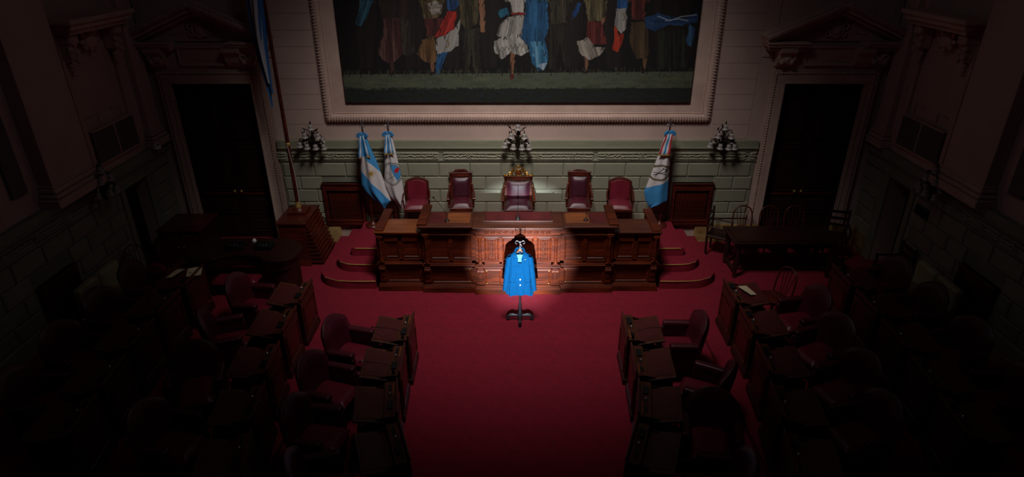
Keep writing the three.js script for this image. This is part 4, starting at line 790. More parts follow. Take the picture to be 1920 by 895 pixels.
flag('white flag with ringed emblem and sky blue ribbons, nearer the red armchair', -2.53, 11.86, 2.04,
  px([[726, 254], [722, 285], [718, 320], [715, 350], [724, 372], [744, 396]], 731, 246), px([[737, 254], [742, 285], [747, 320], [750, 350], [752, 386], [746, 396]], 731, 246),
  (c, at, sc, w, h) => {
    c.fillStyle = WHT; c.fillRect(0, 0, w, h);
    const [ex, ey] = at(...px([[733, 326]], 731, 246)[0]), rx = .19 * sc, ry = .235 * sc;
    c.save(); c.beginPath(); c.ellipse(ex, ey, rx * .82, ry * .84, 0, 0, 7); c.clip(); fillPoly(c, at, SKY, px([[728, 300], [742, 300], [752, 330], [744, 345], [736, 326]], 731, 246)); c.restore();
    c.fillStyle = '#c0202c'; c.beginPath(); const [hx, hy] = at(...px([[742, 320]], 731, 246)[0]); c.ellipse(hx, hy, .04 * sc, .055 * sc, .4, 0, 7); c.fill();
    c.strokeStyle = '#3c4a44'; c.lineWidth = .012 * sc; c.beginPath(); c.ellipse(ex, ey, rx, ry, 0, 0, 7); c.stroke(); c.lineWidth = .008 * sc; c.beginPath(); c.ellipse(ex, ey, rx * .85, ry * .86, 0, 0, 7); c.stroke();
    for (let i = 0; i < 26; i++) { const a = i * Math.PI / 13; c.strokeStyle = i % 3 ? '#4a5a4c' : '#6b3038'; c.lineWidth = .01 * sc; c.beginPath(); c.moveTo(ex + Math.cos(a) * rx * .86, ey + Math.sin(a) * ry * .88); c.lineTo(ex + Math.cos(a + .12) * rx * 1.02, ey + Math.sin(a + .12) * ry * 1.02); c.stroke(); }
    c.strokeStyle = '#4a4a4a'; c.lineWidth = .009 * sc; c.beginPath(); c.moveTo(ex - .12 * sc, ey - .02 * sc); c.quadraticCurveTo(ex - .02 * sc, ey - .02 * sc, ex + .03 * sc, ey + .15 * sc); c.moveTo(ex - .1 * sc, ey + .12 * sc); c.quadraticCurveTo(ex - .02 * sc, ey + .08 * sc, ex + .06 * sc, ey + .02 * sc); c.stroke();
  }, [[-.02, -.045, -.46, .09, [mSky, mWht, mSky]], [.02, .06, -.46, .09, [mSky, mWht, mSky]]], mSky, 11);
flag('white and sky blue flag with oval wreath emblem and red ribbons', 2.96, 11.86, 2.06,
  px([[1245, 256], [1238, 285], [1231, 310], [1224, 335], [1216, 362], [1220, 378], [1228, 392]], 1253, 244), px([[1257, 256], [1258, 285], [1259, 310], [1260, 340], [1261, 362], [1262, 382], [1234, 392]], 1253, 244),
  (c, at, sc, w, h) => {
    c.fillStyle = WHT; c.fillRect(0, 0, w, h);
    fillPoly(c, at, SKY, px([[1205, 360], [1218, 354], [1262, 339], [1275, 336], [1275, 410], [1205, 410]], 1253, 244));
    const [ex, ey] = at(...px([[1241, 324]], 1253, 244)[0]), rx = .21 * sc, ry = .15 * sc;
    c.strokeStyle = '#5a5640'; c.lineWidth = .042 * sc; c.beginPath(); c.ellipse(ex, ey, rx, ry, -.12, .3, Math.PI - .3); c.stroke(); c.beginPath(); c.ellipse(ex, ey, rx, ry, -.12, Math.PI + .3, 2 * Math.PI - .3); c.stroke();
    c.strokeStyle = '#7a7456'; c.lineWidth = .012 * sc; for (let i = 0; i < 40; i++) { const a = i * Math.PI / 20; if (Math.abs(Math.sin(a)) < .3) continue; c.beginPath(); c.moveTo(ex + Math.cos(a) * rx * .94, ey + Math.sin(a) * ry * .9); c.lineTo(ex + Math.cos(a + .14) * rx * 1.06, ey + Math.sin(a + .14) * ry * 1.08); c.stroke(); }
    c.strokeStyle = '#1c1c26'; c.lineWidth = .014 * sc; for (const [x0, y0, x1, y1] of [[-.1, .08, .06, -.09], [-.12, -.01, .12, .03], [-.13, .05, .11, -.03]]) { c.beginPath(); c.moveTo(ex + x0 * sc, ey + y0 * sc); c.lineTo(ex + x1 * sc, ey + y1 * sc); c.stroke(); c.fillStyle = '#1c1c26'; c.beginPath(); c.arc(ex + x1 * sc, ey + y1 * sc, .016 * sc, 0, 7); c.fill(); }
    c.fillStyle = '#55565e'; c.beginPath(); c.moveTo(ex + .07 * sc, ey - .1 * sc); c.lineTo(ex + .17 * sc, ey - .07 * sc); c.lineTo(ex + .15 * sc, ey - .0 * sc); c.fill();
  }, [[-.01, -.1, -.5, .22, [mRed, mWht, mSkyBright, mWht, mRed]]], mSkyBright, 9);

// ---------------------------------------------------------------- tall flagpole on its stepped pedestal
{
  const t = thing('flag_pedestal', 'reddish wooden pedestal with finely stepped flank under the tall flagpole', 'pedestal', null, -4.43, 0, 11.5);
  mk('body', [L(.54, .9, .9, 0, .45, 0, .01), L(.6, .05, .96, 0, .92, 0, .012), L(.58, .1, .94, 0, .05, 0, .01)], M.woodRed, t);
  mk('top_block', [L(.36, .06, .36, 0, .975, -.1, .012), cyl(.13, .1, .05, 0, 1.0, -.1, 16)], M.woodRed, t);
  for (let i = 0; i < 10; i++) mk('step', [L(.05 + i * .024, .05, .86, .27 + (.05 + i * .024) / 2, .85 - i * .085, 0, .006), L(.03 + i * .024, .045, .78, .27 + (.03 + i * .024) / 2, .807 - i * .085, 0)], M.woodRed, t);
  const f = thing('tall_flagpole', 'tall dark red flagpole on the stepped pedestal with furled blue and white flag', 'flagpole', null, -4.43, 1.051, 11.6);
  mk('pole', [cyl(.04, .032, 5.6, 0, 0, 0, 12)], M.woodRed, f);
  mk('collar', lathe([[.06, 0], [.065, .03], [.045, .06], [.05, .09], [.04, .12]], 0, 0, 0, 14), M.brass, f); mk('joint_ring', lathe([[.04, 0], [.052, .02], [.052, .05], [.04, .07]], 0, 1.28, 0, 12), M.brass, f);
  mk('halyard', tube([[.05, .1, .03], [.045, .8, .035], [.0, 1.3, .05]], .006, 10, 4), M.white, f);
  // furled cloth hanging along the pole: three gathered strips
  const strip = (x0, x1, y0, y1, w, z) => { const P = []; const n = 24, m = 6; const pt = (i, j) => { const f2 = i / n, k = j / m; const ww = w * Math.sin(Math.PI * Math.min(1, .12 + f2 * .9)) + .02; const cx = x0 + (x1 - x0) * f2 + .03 * Math.sin(f2 * 7); return [cx + (k - .5) * ww, y0 + (y1 - y0) * f2, z + .06 * Math.sin(k * Math.PI) + .02 * Math.sin(k * 9 + f2 * 6)]; }; for (let i = 0; i < n; i++) for (let j = 0; j < m; j++) { const a = pt(i, j), b = pt(i, j + 1), c = pt(i + 1, j + 1), d = pt(i + 1, j); P.push(...a, ...d, ...c, ...a, ...c, ...b); } const g = new THREE.BufferGeometry(); g.setAttribute('position', new THREE.BufferAttribute(new Float32Array(P), 3)); g.computeVertexNormals(); return fin(g); };
  const blue = cloth(0x2f6fae), wht = cloth(0xb8bcc4);
  mk('furled_flag', [strip(-.12, -.18, 5.3, 2.05, .3, .0), strip(-.06, -.12, 5.3, 2.3, .2, .03)], blue, f);
  mk('furled_flag', [strip(-.1, -.14, 5.2, 2.5, .16, .07)], wht, f);
}
// ---------------------------------------------------------------- coat stand with the blue jacket
{
  const SX = .035, SZ = 9.09;
  const t = thing('coat_stand', 'black iron coat stand with four curled feet holding the blue jacket', 'coat stand', null, SX, 0, SZ);
  mk('pole', [cyl(.014, .012, 1.28, 0, .09, 0, 10), lathe([[.05, 0], [.05, .04], [.03, .06], [.032, .12], [.02, .16], [.022, .24], [.014, .3]], 0, .07, 0, 12)], M.iron, t);
  mk('hub', [lathe([[.0, .07], [.055, .075], [.06, .1], [.045, .125], [0, .13]], 0, 0, 0, 12), ball(.018, 0, .125, .045)], M.iron, t);
  for (const a of [0, 90, 180, 270]) {
    const q = (r, y) => [Math.cos(a * D2R) * r, y, Math.sin(a * D2R) * r];
    mk('foot', [tube([q(.03, .1), q(.1, .105), q(.17, .1), q(.208, .075), q(.212, .035)], .024, 16, 8), ball(.03, ...q(.21, .03), 1, .95, 1), tube([q(.05, .1), q(.11, .125), q(.18, .118)], .012, 8, 6)], M.iron, t);
  }
  const hk = [cyl(.008, .007, .14, 0, 1.36, 0, 8), ball(.011, 0, 1.51, 0)];
  for (const s of [-1, 1]) { hk.push(tube([[0, 1.47, 0], [s * .03, 1.515, 0], [s * .062, 1.52, 0], [s * .078, 1.49, 0], [s * .06, 1.465, 0], [s * .048, 1.482, 0]], .006, 20, 6)); hk.push(tube([[0, 1.43, 0], [s * .02, 1.39, .04], [s * .03, 1.4, .06]], .006, 10, 6)); }
  mk('scroll_hook', hk, M.chrome, t);

  const h = thing('coat_hanger', 'pale hanger on the iron stand inside the blue jacket collar', 'hanger', null, SX, 0, SZ);
  mk('hanger_body', [tube([[-.15, 1.23, 0], [-.08, 1.285, .004], [0, 1.355, .006], [.08, 1.285, .004], [.15, 1.23, 0]], .012, 20, 8), tube([[-.03, 1.345, .02], [0, 1.378, .02], [.03, 1.345, .02]], .008, 10, 6)], M.woodLight, h);
  mk('hanger_hook', tube([[0, 1.37, 0], [0, 1.41, .01], [.025, 1.43, .02], [.02, 1.455, .015], [0, 1.46, .01]], .004, 14, 6), M.chrome, h);

  // jacket: torso shell with V opening, sleeves, lapels, collar, buttons
  const j = thing('suit_jacket', 'bright blue suit jacket hanging on the coat stand in front of the rostrum', 'jacket', null, SX - .005, 0, SZ);
  const NY = 44, NA = 72, yH = .55, yT = 1.345;
  const half = (f) => { // half width, half depth at f (0 hem .. 1 neck)
    const w = f < .8 ? .225 - .045 * f / .8 : THREE.MathUtils.lerp(.18, .06, Math.pow((f - .8) / .2, 1.9));
    const d = f < .8 ? .105 - .02 * f : THREE.MathUtils.lerp(.089, .06, (f - .8) / .2); return [w, d]; };
  const pt = (f, a) => { const [w, d] = half(f); const c = Math.cos(a), s = Math.sin(a); const e = .75;
    let x = w * Math.sign(s) * Math.pow(Math.abs(s), e), z = d * Math.sign(c) * Math.pow(Math.abs(c), e);
    const fold = (1 - f) * .012 * Math.sin(a * 9 + 1) + .004 * Math.sin(a * 17 + f * 9); x += fold * s; z += fold * c * 1.3;
    let y = yH + (yT - yH) * f; if (f < .15) { const k = 1 - f / .15; y += k * (.018 * Math.sin(a * 3 + .5) - (Math.cos(a) > .3 && s > 0 ? .035 * s : 0)); }
    return [x, y, z]; };
  const P = []; const vCut = (f, a) => { const [x, y, z] = pt(f, a); const c = Math.cos(a) > 0; if (!c) return false; if (y > 1.1) return Math.abs(x) < (y - 1.1) * .26 + .002; if (y < .62) return Math.abs(x) < (.62 - y) * .12; return false; };
  for (let i = 0; i < NY; i++) for (let k = 0; k < NA; k++) {
    const f0 = i / NY, f1 = (i + 1) / NY, a0 = (k / NA) * 2 * Math.PI - Math.PI, a1 = ((k + 1) / NA) * 2 * Math.PI - Math.PI;
    if (vCut((f0 + f1) / 2, (a0 + a1) / 2)) continue;
    const A = pt(f0, a0), Bq = pt(f0, a1), C = pt(f1, a1), Dq = pt(f1, a0); P.push(...A, ...Bq, ...C, ...A, ...C, ...Dq);
  }
  const smooth = (arr) => { const g = new THREE.BufferGeometry(); g.setAttribute('position', new THREE.BufferAttribute(new Float32Array(arr), 3)); // averaged normals by position
    g.computeVertexNormals(); const map = new Map(), p = g.attributes.position, n = g.attributes.normal; const key = (i) => `${p.getX(i).toFixed(4)},${p.getY(i).toFixed(4)},${p.getZ(i).toFixed(4)}`;
    for (let i = 0; i < p.count; i++) { const k = key(i), m = map.get(k) || map.set(k, V(0, 0, 0)).get(k); m.add(V(n.getX(i), n.getY(i), n.getZ(i))); }
    for (let i = 0; i < p.count; i++) { const m = map.get(key(i)).clone().normalize(); n.setXYZ(i, m.x, m.y, m.z); } return fin(g); };
  mk('body', smooth(P), M.jacket, j);
  for (const s of [-1, 1]) {
    const Q = [], n = 24, m = 16; const cen = (f) => [s * (.158 + .085 * Math.pow(f, .8)), 1.25 - .62 * f, -.01 + .05 * f * f]; const rad = (f) => (f < .08 ? .05 + .3 * f : .074 - .018 * f);
    const sp = (f, a) => { const c = cen(f), r = rad(f); const wob = 1 + .05 * Math.sin(f * 26 + a * 2) * (1 - f * .3); return [c[0] + Math.cos(a) * r * .78 * wob, c[1] + (f < .12 ? (.12 - f) * .1 * -s * Math.cos(a) : 0), c[2] + Math.sin(a) * r * 1.1 * wob]; };
    for (let i = 0; i < n; i++) for (let k = 0; k < m; k++) { const a0 = k / m * 2 * Math.PI, a1 = (k + 1) / m * 2 * Math.PI; const A = sp(i / n, a0), Bq = sp(i / n, a1), C = sp((i + 1) / n, a1), Dq = sp((i + 1) / n, a0); Q.push(...A, ...Bq, ...C, ...A, ...C, ...Dq); }
    // shoulder cap
    for (let k = 0; k < m; k++) { const a0 = k / m * 2 * Math.PI, a1 = (k + 1) / m * 2 * Math.PI; Q.push(...[cen(0)[0], 1.272, -.01], ...sp(0, a0), ...sp(0, a1)); }
    mk('sleeve', smooth(Q), M.jacket, j);
    // lapel
    const lp = new THREE.Shape([[s * .008, 1.09], [s * .068, 1.21], [s * .1, 1.24], [s * .075, 1.25], [s * .09, 1.285], [s * .055, 1.33], [s * .062, 1.26]].map(([x, y]) => new THREE.Vector2(x, y)));
    const lg = new THREE.ExtrudeGeometry(lp, { depth: .006, bevelEnabled: false }); const pp = lg.attributes.position;
    for (let i = 0; i < pp.count; i++) { const y = pp.getY(i); pp.setZ(i, pp.getZ(i) + .098 - Math.max(0, y - 1.15) * .14); }
    mk('lapel', fin(lg), M.jacket, j);
    const pk = L(.11, .018, .006, s * .125, .79, .1, .003); mk('pocket_flap', pk, M.jacket, j);
  }
  mk('collar', [tube([[-.062, 1.33, .055], [-.07, 1.35, .0], [-.045, 1.365, -.045], [0, 1.37, -.055], [.045, 1.365, -.045], [.07, 1.35, 0], [.062, 1.33, .055]], .02, 24, 7)], M.jacket, j);
  { const sh = new THREE.Shape([[-.06, 1.28], [.06, 1.28], [.04, 1.16], [.0, 1.08], [-.04, 1.16]].map(([x, y]) => new THREE.Vector2(x, y))); const g = fin(new THREE.ExtrudeGeometry(sh, { depth: .004, bevelEnabled: false })); g.translate(0, 0, .012); mk('lining', g, M.lining, j); }
  for (const y of [.865, .76, .62]) mk('button', mv(fin(new THREE.CylinderGeometry(.011, .011, .007, 12)), .008, y, .112, Math.PI / 2), M.white, j);
  mk('lapel_pin', ball(.011, .088, 1.235, .105, 1, 1, .5, 8, 6), M.chrome, j);
}

// ---------------------------------------------------------------- members' desks and leather armchairs
const deskProto = (() => {
  const t = new THREE.Group(); const w = .64, d = .52;
  mk('front_panel', [L(w, .7, .03, 0, .41, d / 2 - .02, .005)], M.woodDesk, t);
  mk('front_field', [mv(mould(w - .1, .5, [[0, 0], [0, .014], [.02, .018], [.035, .002]]), 0, .43, d / 2 - .006), mv(raised(w - .2, .4, .01, .03), 0, .43, d / 2 - .006)], M.woodRed, t);
  for (const s of [-1, 1]) mk('side_panel', prism([[-d / 2, 0], [d / 2 - .02, 0], [d / 2 - .02, .78], [d / 2 - .17, .78], [-d / 2 + .02, .68], [-d / 2 + .02, .3], [-d / 2 + .1, .12]], .025).rotateY(-Math.PI / 2).translate(s * (w / 2 - .013) + .0125, 0, 0), M.woodDark, t);
  mk('plinth', [L(w + .04, .1, d - .06, 0, .05, .04, .008), L(w + .03, .025, .03, 0, .11, d / 2 - .01, .008)], M.woodDark, t);
  const top = mk('desktop', [mv(L(w + .02, .03, .4, 0, 0, 0, .006), 0, .745, -.085, -.2 * -1, 0, 0)], M.woodDesk, t);
  mk('leather_inset', mv(L(w - .1, .006, .29, 0, .017, -.01), 0, .745, -.085, .2), M.leatherTop, top);
  const led = mk('ledge', [L(w + .02, .03, .15, 0, .79, d / 2 - .095, .006), L(w + .02, .07, .025, 0, .835, d / 2 - .012, .008)], M.woodDesk, t);
  mk('inkwell', [cyl(.026, .022, .035, .05, .805, d / 2 - .1, 10), ball(.02, .05, .845, d / 2 - .1)], M.chrome, led);
  mk('switch_box', L(.14, .035, .07, -.14, .82, d / 2 - .1, .008), M.black, led); mk('button_strip', L(.1, .012, .04, .2, .81, d / 2 - .1, .004), M.black, led);
  mk('pen_groove', L(.22, .006, .02, .18, .807, d / 2 - .06), M.woodLight, led);
  const drw = mk('drawer', L(w - .1, .08, .02, 0, .63, -d / 2 + .04, .005), M.woodDesk, t); mk('knob', ball(.014, 0, .63, -d / 2 + .02), M.brass, drw);
  return t;
})();
function desk(label, group, x, y, Z, turn, mic) {
  const r = deskProto.clone(); r.name = numbered('member_desk'); r.position.set(x, y, -Z); r.rotation.y = turn * D2R; r.userData = { label, category: 'desk', group }; scene.add(r);
  if (mic) { const m = mk('gooseneck_microphone', [cyl(.02, .014, .07, mic * .3, .8, .17, 8), tube([[mic * .3, .86, .17], [mic * .3, .93, .15], [mic * .27, .95, .05], [mic * .2, .93, -.12], [mic * .14, .9, -.27]], .004, 14, 5), ball(.014, mic * .14, .9, -.28, 1, 1, 1.4, 7, 5)], M.black, r); }
  return r;
}
function softSlab(w, h, d, rise, curve) {   // padded back with arched top, bent round the sitter, base at y = 0
  let g = new THREE.BoxGeometry(2, 1, 2, 14, 14, 4); g.deleteAttribute('uv'); g.deleteAttribute('normal'); g = mergeVertices(g, 1e-4);
  const p = g.attributes.position;
  for (let i = 0; i < p.count; i++) {
    let u = p.getX(i), v = p.getY(i) + .5, k = p.getZ(i);
    const eu = Math.pow(Math.abs(u), 5), ev = Math.pow(Math.max(0, v * 2 - 1), 6), th = Math.sqrt(Math.max(0.0, 1 - Math.max(eu, ev) * .93));
    const x = u * w / 2 * (1 - .06 * k * k) * (1 - .12 * Math.pow(v, 3)), y = v * (h - rise * Math.pow(Math.abs(u), 2.2)) - (k * k) * .012 * v;
    p.setXYZ(i, x, y, k * d / 2 * th + curve * x * x);
  }
  g.computeVertexNormals(); return fin(g);
}
const chairProto = (() => {
  const t = new THREE.Group();
  for (const sx of [-1, 1]) for (const sz of [-1, 1]) mk('leg', fin(new THREE.CylinderGeometry(.026, .018, .16, 8)).translate(sx * .25, .08, sz * .2), M.woodDark, t);
  mk('base', L(.6, .16, .5, 0, .24, 0, .03, 2), M.leather, t);
  const seat = L(.5, .14, .58, 0, .39, .03, .05, 4); if (0) { const p = seat.attributes.position; for (let i = 0; i < p.count; i++) if (p.getY(i) > .4) { const a = p.getX(i) / .25, b = (p.getZ(i) - .03) / .29; p.setY(i, p.getY(i) + .035 * Math.max(0, (1 - a * a) * (1 - b * b * .6))); } }
  mk('seat', mv(softSlab(.5, .54, .15, .0, 0), 0, .4, -.22, Math.PI / 2), M.leatherRed, t);
  mk('backrest', mv(softSlab(.72, .72, .13, .17, .75), 0, .3, -.24, -.14), M.leather, t);
  for (const s of [-1, 1]) {
    mk('armrest', [L(.11, .09, .42, s * .31, .63, .0, .035, 3), L(.08, .34, .4, s * .315, .44, .0, .03, 2)], M.leather, t);
    mk('arm_front', L(.085, .4, .05, s * .315, .39, .19, .022, 2), M.leather, t);
  }
  return t;
})();
function armchair(label, group, x, y, Z, turn) { const r = chairProto.clone(); r.name = numbered('leather_armchair'); r.position.set(x, y, -Z); r.rotation.y = turn * D2R; r.userData = { label, category: 'chair', group }; scene.add(r); return r; }
const ORD = ['first', 'second', 'third', 'fourth', 'fifth', 'sixth'];
const SIDE = { '-1': 'flagpole side', 1: 'long table side' };
const rowsDef = {
  inner: { y: 0, desks: [[1.82, 7.68, 1], [1.82, 6.88, 3], [1.75, 6.08, 10], [1.53, 5.3, 20]] },
  middle: { y: .101, desks: [[3.6, 8.52, 0], [3.6, 7.7, 1], [3.52, 6.78, 5], [3.38, 5.9, 8], [3.2, 5.05, 12]] },
  outer: { y: .201, desks: [[5.5, 8.85, 0], [5.5, 8.03, 0], [5.45, 7.2, 3], [5.36, 6.36, 6], [5.25, 5.54, 8]] },
};
for (const s of [-1, 1]) for (const [row, d] of Object.entries(rowsDef)) d.desks.forEach(([x, Z, a], i) =>
  desk(`mahogany member desk with sloped top in ${row} row, ${SIDE[s]}, ${ORD[i]} from rostrum`, `member desks of the ${row} row`, s * x, d.y, Z, -s * (90 + a), row === 'inner' ? (i === 0 ? s : i === 1 && s < 0 ? -1 : 0) : 0));
const chairsDef = {
  '-1': { inner: [[2.44, 7.55, -15], [2.52, 6.66, -16], [2.45, 5.82, -8], [2.16, 5.02, 14]], middle: [[4.28, 8.68, -6], [4.3, 7.72, 20], [4.28, 6.62, -72], [4.1, 5.6, -10]], outer: [[6.1, 8.95, 0], [6.1, 8.05, -8], [6.1, 7.1, -14], [6.0, 6.2, 8]] },
  1: { inner: [[2.42, 7.74, 2], [2.5, 6.68, 28], [2.34, 5.76, -78], [2.2, 5.0, 10]], middle: [[4.42, 8.26, -10], [4.38, 7.42, -22], [4.3, 6.56, -18], [4.12, 5.75, -12]], outer: [[6.08, 9.06, -8], [6.12, 8.2, -4], [6.12, 7.2, -14], [6.1, 6.25, 6]] },
};
for (const s of [-1, 1]) for (const [row, list] of Object.entries(chairsDef[s])) list.forEach(([x, Z, a], i) =>
  armchair(`dark red leather armchair, ${row} row, ${SIDE[s]}, ${ORD[i]} desk from rostrum`, `leather armchairs of the ${row} row`, s * x, rowsDef[row].y, Z, -s * (90 + a)));

// papers lying on desks
function paper(label, x, y, Z, turn, w = .22, h = .3) { const t = tag(mk('paper_sheet', L(w, .004, h, 0, 0, 0)  , M.paper), label, 'paper', 'papers left on desks'); t.position.set(x, y, -Z); t.rotation.y = turn * D2R; return t; }
paper('cream paper sheet on the first outer-row desk, flagpole side, by the aisle', -5.3, 1.03, 8.95, 20);
paper('yellowed paper sheet on the edge of the first outer-row desk, flagpole side', -5.66, .995, 8.95, -15).rotation.set(0, -15 * D2R, .2);
paper('cream paper sheet on the first middle-row desk, long table side', 3.7, .885, 8.6, 25).rotation.set(0, 25 * D2R, -.2);

// ---------------------------------------------------------------- bentwood chairs, long table, curved table
const bentProto = (() => {
  const t = new THREE.Group();
  mk('seat', [cyl(.21, .22, .035, 0, .44, .02, 18)], M.woodRed, t);
  for (const sx of [-1, 1]) { mk('leg', tube([[sx * .16, .44, .17], [sx * .18, .2, .19], [sx * .19, 0, .2]], .016, 8, 6), M.woodRed, t); mk('leg', tube([[sx * .16, .46, -.16], [sx * .17, .2, -.19], [sx * .18, 0, -.23]], .016, 8, 6), M.woodRed, t); }
  mk('stretcher', mv(fin(new THREE.TorusGeometry(.16, .009, 5, 18)), 0, .22, 0, Math.PI / 2), M.woodRed, t);
  const arch = (w, h) => [[-w, .44, -.16], [-w * 1.05, .44 + h * .5, -.2], [-w * .8, .44 + h * .88, -.24], [0, .44 + h, -.26], [w * .8, .44 + h * .88, -.24], [w * 1.05, .44 + h * .5, -.2], [w, .44, -.16]];
  mk('back_hoop', tube(arch(.19, .52), .015, 28, 7), M.woodRed, t);
  for (const x of [-.1, -.035, .035, .1]) mk('back_spindle', tube([[x * .6, .45, -.17], [x, .7, -.22], [x * 1.25, .44 + .5 - Math.abs(x) * .6, -.25]], .008, 10, 5), M.woodRed, t);
  return t;
})();
function bent(label, x, y, Z, turn, group) { const r = bentProto.clone(); r.name = numbered('bentwood_chair'); r.position.set(x, y, -Z); r.rotation.y = turn * D2R; r.userData = { label, category: 'chair', group: group || 'bentwood chairs' }; scene.add(r); return r; }
bent('hoop-back bentwood chair behind the long table, nearest the rostrum', 4.66, 0, 11.62, 0);
bent('hoop-back bentwood chair behind the long table, in the middle', 5.22, 0, 11.62, 4);
bent('hoop-back bentwood chair behind the long table, farthest from the rostrum', 5.72, 0, 11.62, -3);
bent('hoop-back bentwood chair beside the first middle-row desk, long table side', 4.26, .101, 8.92, -70);
bent('hoop-back bentwood chair near the doorway, flagpole side, against the wall', -6.75, 0, 9.95, 70);
bent('hoop-back bentwood chair near the doorway, flagpole side, behind the curved table', -6.25, 0, 10.2, 100);
function ladderChair(label, x, y, Z, turn) {
  const t = thing('ladder_back_armchair', label, 'chair', 'wooden ladder-back armchairs', x, y, Z, turn);
  mk('seat', L(.46, .05, .44, 0, .44, 0, .012), M.woodDark, t);
  for (const s of [-1, 1]) { mk('leg', L(.04, .44, .04, s * .2, .22, .19, .006), M.woodDark, t); mk('leg', mv(L(.04, .96, .04, 0, .48, 0, .006), s * .2, 0, -.19, -.04), M.woodDark, t); mk('armrest', [L(.045, .03, .42, s * .22, .66, 0, .01), L(.035, .2, .035, s * .22, .56, .18, .006)], M.woodDark, t); }
  for (const y2 of [.62, .76, .9]) mk('back_slat', L(.4, .06, .02, 0, y2, -.2 - (y2 - .45) * .04, .006), M.woodDark, t);
  return t;
}
ladderChair('wooden ladder-back armchair at the rostrum end of the long table', 4.16, 0, 11.6, 60);
ladderChair('wooden ladder-back armchair in the corner beyond the long table', 6.5, 0, 11.5, -20);
ladderChair('dark wooden open-arm chair against the side wall, long table side, by the doorway', 6.85, 0, 10.05, -90);
{
  const t = thing('long_table', 'long dark rectangular wooden table before the door on the side of the single flag', 'table', null, 5.1, 0, 10.88);
  mk('tabletop', [L(2.05, .035, .78, 0, .765, 0, .01), L(1.9, .03, .66, 0, .785, 0, .004)], M.woodDark, t);
  mk('apron', [L(1.9, .1, .02, 0, .7, .33), L(1.9, .1, .02, 0, .7, -.33), L(.02, .1, .66, -.94, .7, 0), L(.02, .1, .66, .94, .7, 0)], M.woodDark, t);
  for (const sx of [-1, 1]) for (const sz of [-1, 1]) mk('leg', lathe([[.03, 0], [.045, .05], [.028, .1], [.05, .25], [.06, .38], [.03, .46], [.05, .52], [.05, .75]], sx * .9, 0, sz * .3, 10), M.woodDark, t);
  mk('stretcher', [L(1.8, .04, .05, 0, .12, 0, .008), L(.05, .04, .6, -.9, .12, 0, .008), L(.05, .04, .6, .9, .12, 0, .008)], M.woodDark, t);
}
{
  const t = thing('curved_table', 'dark kidney-shaped table with two rounded lobes in front of the flagpole-side door', 'table', null, -5.02, 0, 10.25);
  const s = new THREE.Shape(); s.moveTo(-1.02, 0); s.bezierCurveTo(-1.05, .3, -.7, .48, -.3, .46); s.lineTo(.3, .46); s.bezierCurveTo(.7, .48, 1.05, .3, 1.02, -.1); s.bezierCurveTo(1.0, -.5, .6, -.52, .42, -.36); s.bezierCurveTo(.25, -.16, -.25, -.16, -.42, -.36); s.bezierCurveTo(-.6, -.52, -1.0, -.5, -1.02, 0);
  const ex = (d, b) => { const g = new THREE.ExtrudeGeometry(s, { depth: d, bevelEnabled: b > 0, bevelSize: b, bevelThickness: b, bevelSegments: 2, curveSegments: 14 }); g.rotateX(-Math.PI / 2); return g; };
  const tp = ex(.03, .012); tp.translate(0, .745, 0); mk('tabletop', fin(tp), M.woodDark, t);
  const ap = ex(.2, 0); ap.scale(.93, 1, .9); ap.translate(0, .54, 0); mk('apron', fin(ap), M.woodDark, t);
  for (const sx of [-1, 1]) mk('pedestal', [fin(new THREE.CylinderGeometry(.3, .3, .54, 18)).translate(sx * .66, .27, .05)], M.woodDark, t);
  const boxes = [[-5.22, 'black sound console with silver knobs on the curved table, by the middle'], [-4.68, 'black sound console with silver knobs on the curved table, on the pedestal end']];
  for (const [x, lab] of boxes) { const b = thing('sound_console', lab, 'console', 'consoles on the curved table', x, .787, 10.3); mk('case', L(.32, .08, .24, 0, .04, 0, .01), M.black, b); for (const k of [-.06, .0, .06]) mk('knob', cyl(.014, .012, .02, k, .08, .05, 10), M.chrome, b); }
  const c = thing('desk_bell', 'small white bell on the far edge of the curved table', 'bell', null, -4.98, .787, 10.58); mk('bell', lathe([[.04, 0], [.036, .02], [.025, .04], [.008, .052], [.006, .06]], 0, 0, 0, 12), M.white, c); mk('button', ball(.009, 0, .064, 0), M.chrome, c);
  for (const [x, lab] of [[-5.25, 'low red stool tucked under the curved table, farther from the pedestal'], [-4.8, 'low red stool tucked under the curved table, nearer the pedestal']]) { const q = thing('stool', lab, 'stool', 'stools at the curved table', x, 0, 9.7); mk('seat', seatPad(.36, .34, .44, .05, .02), M.leatherRed, q); mk('seat_frame', L(.36, .05, .34, 0, .425, 0, .01), M.woodDark, q); for (const sx of [-1, 1]) for (const sz of [-1, 1]) mk('leg', turnedLeg(sx * .15, sz * .14, .41, .018), M.woodDark, q); }
}
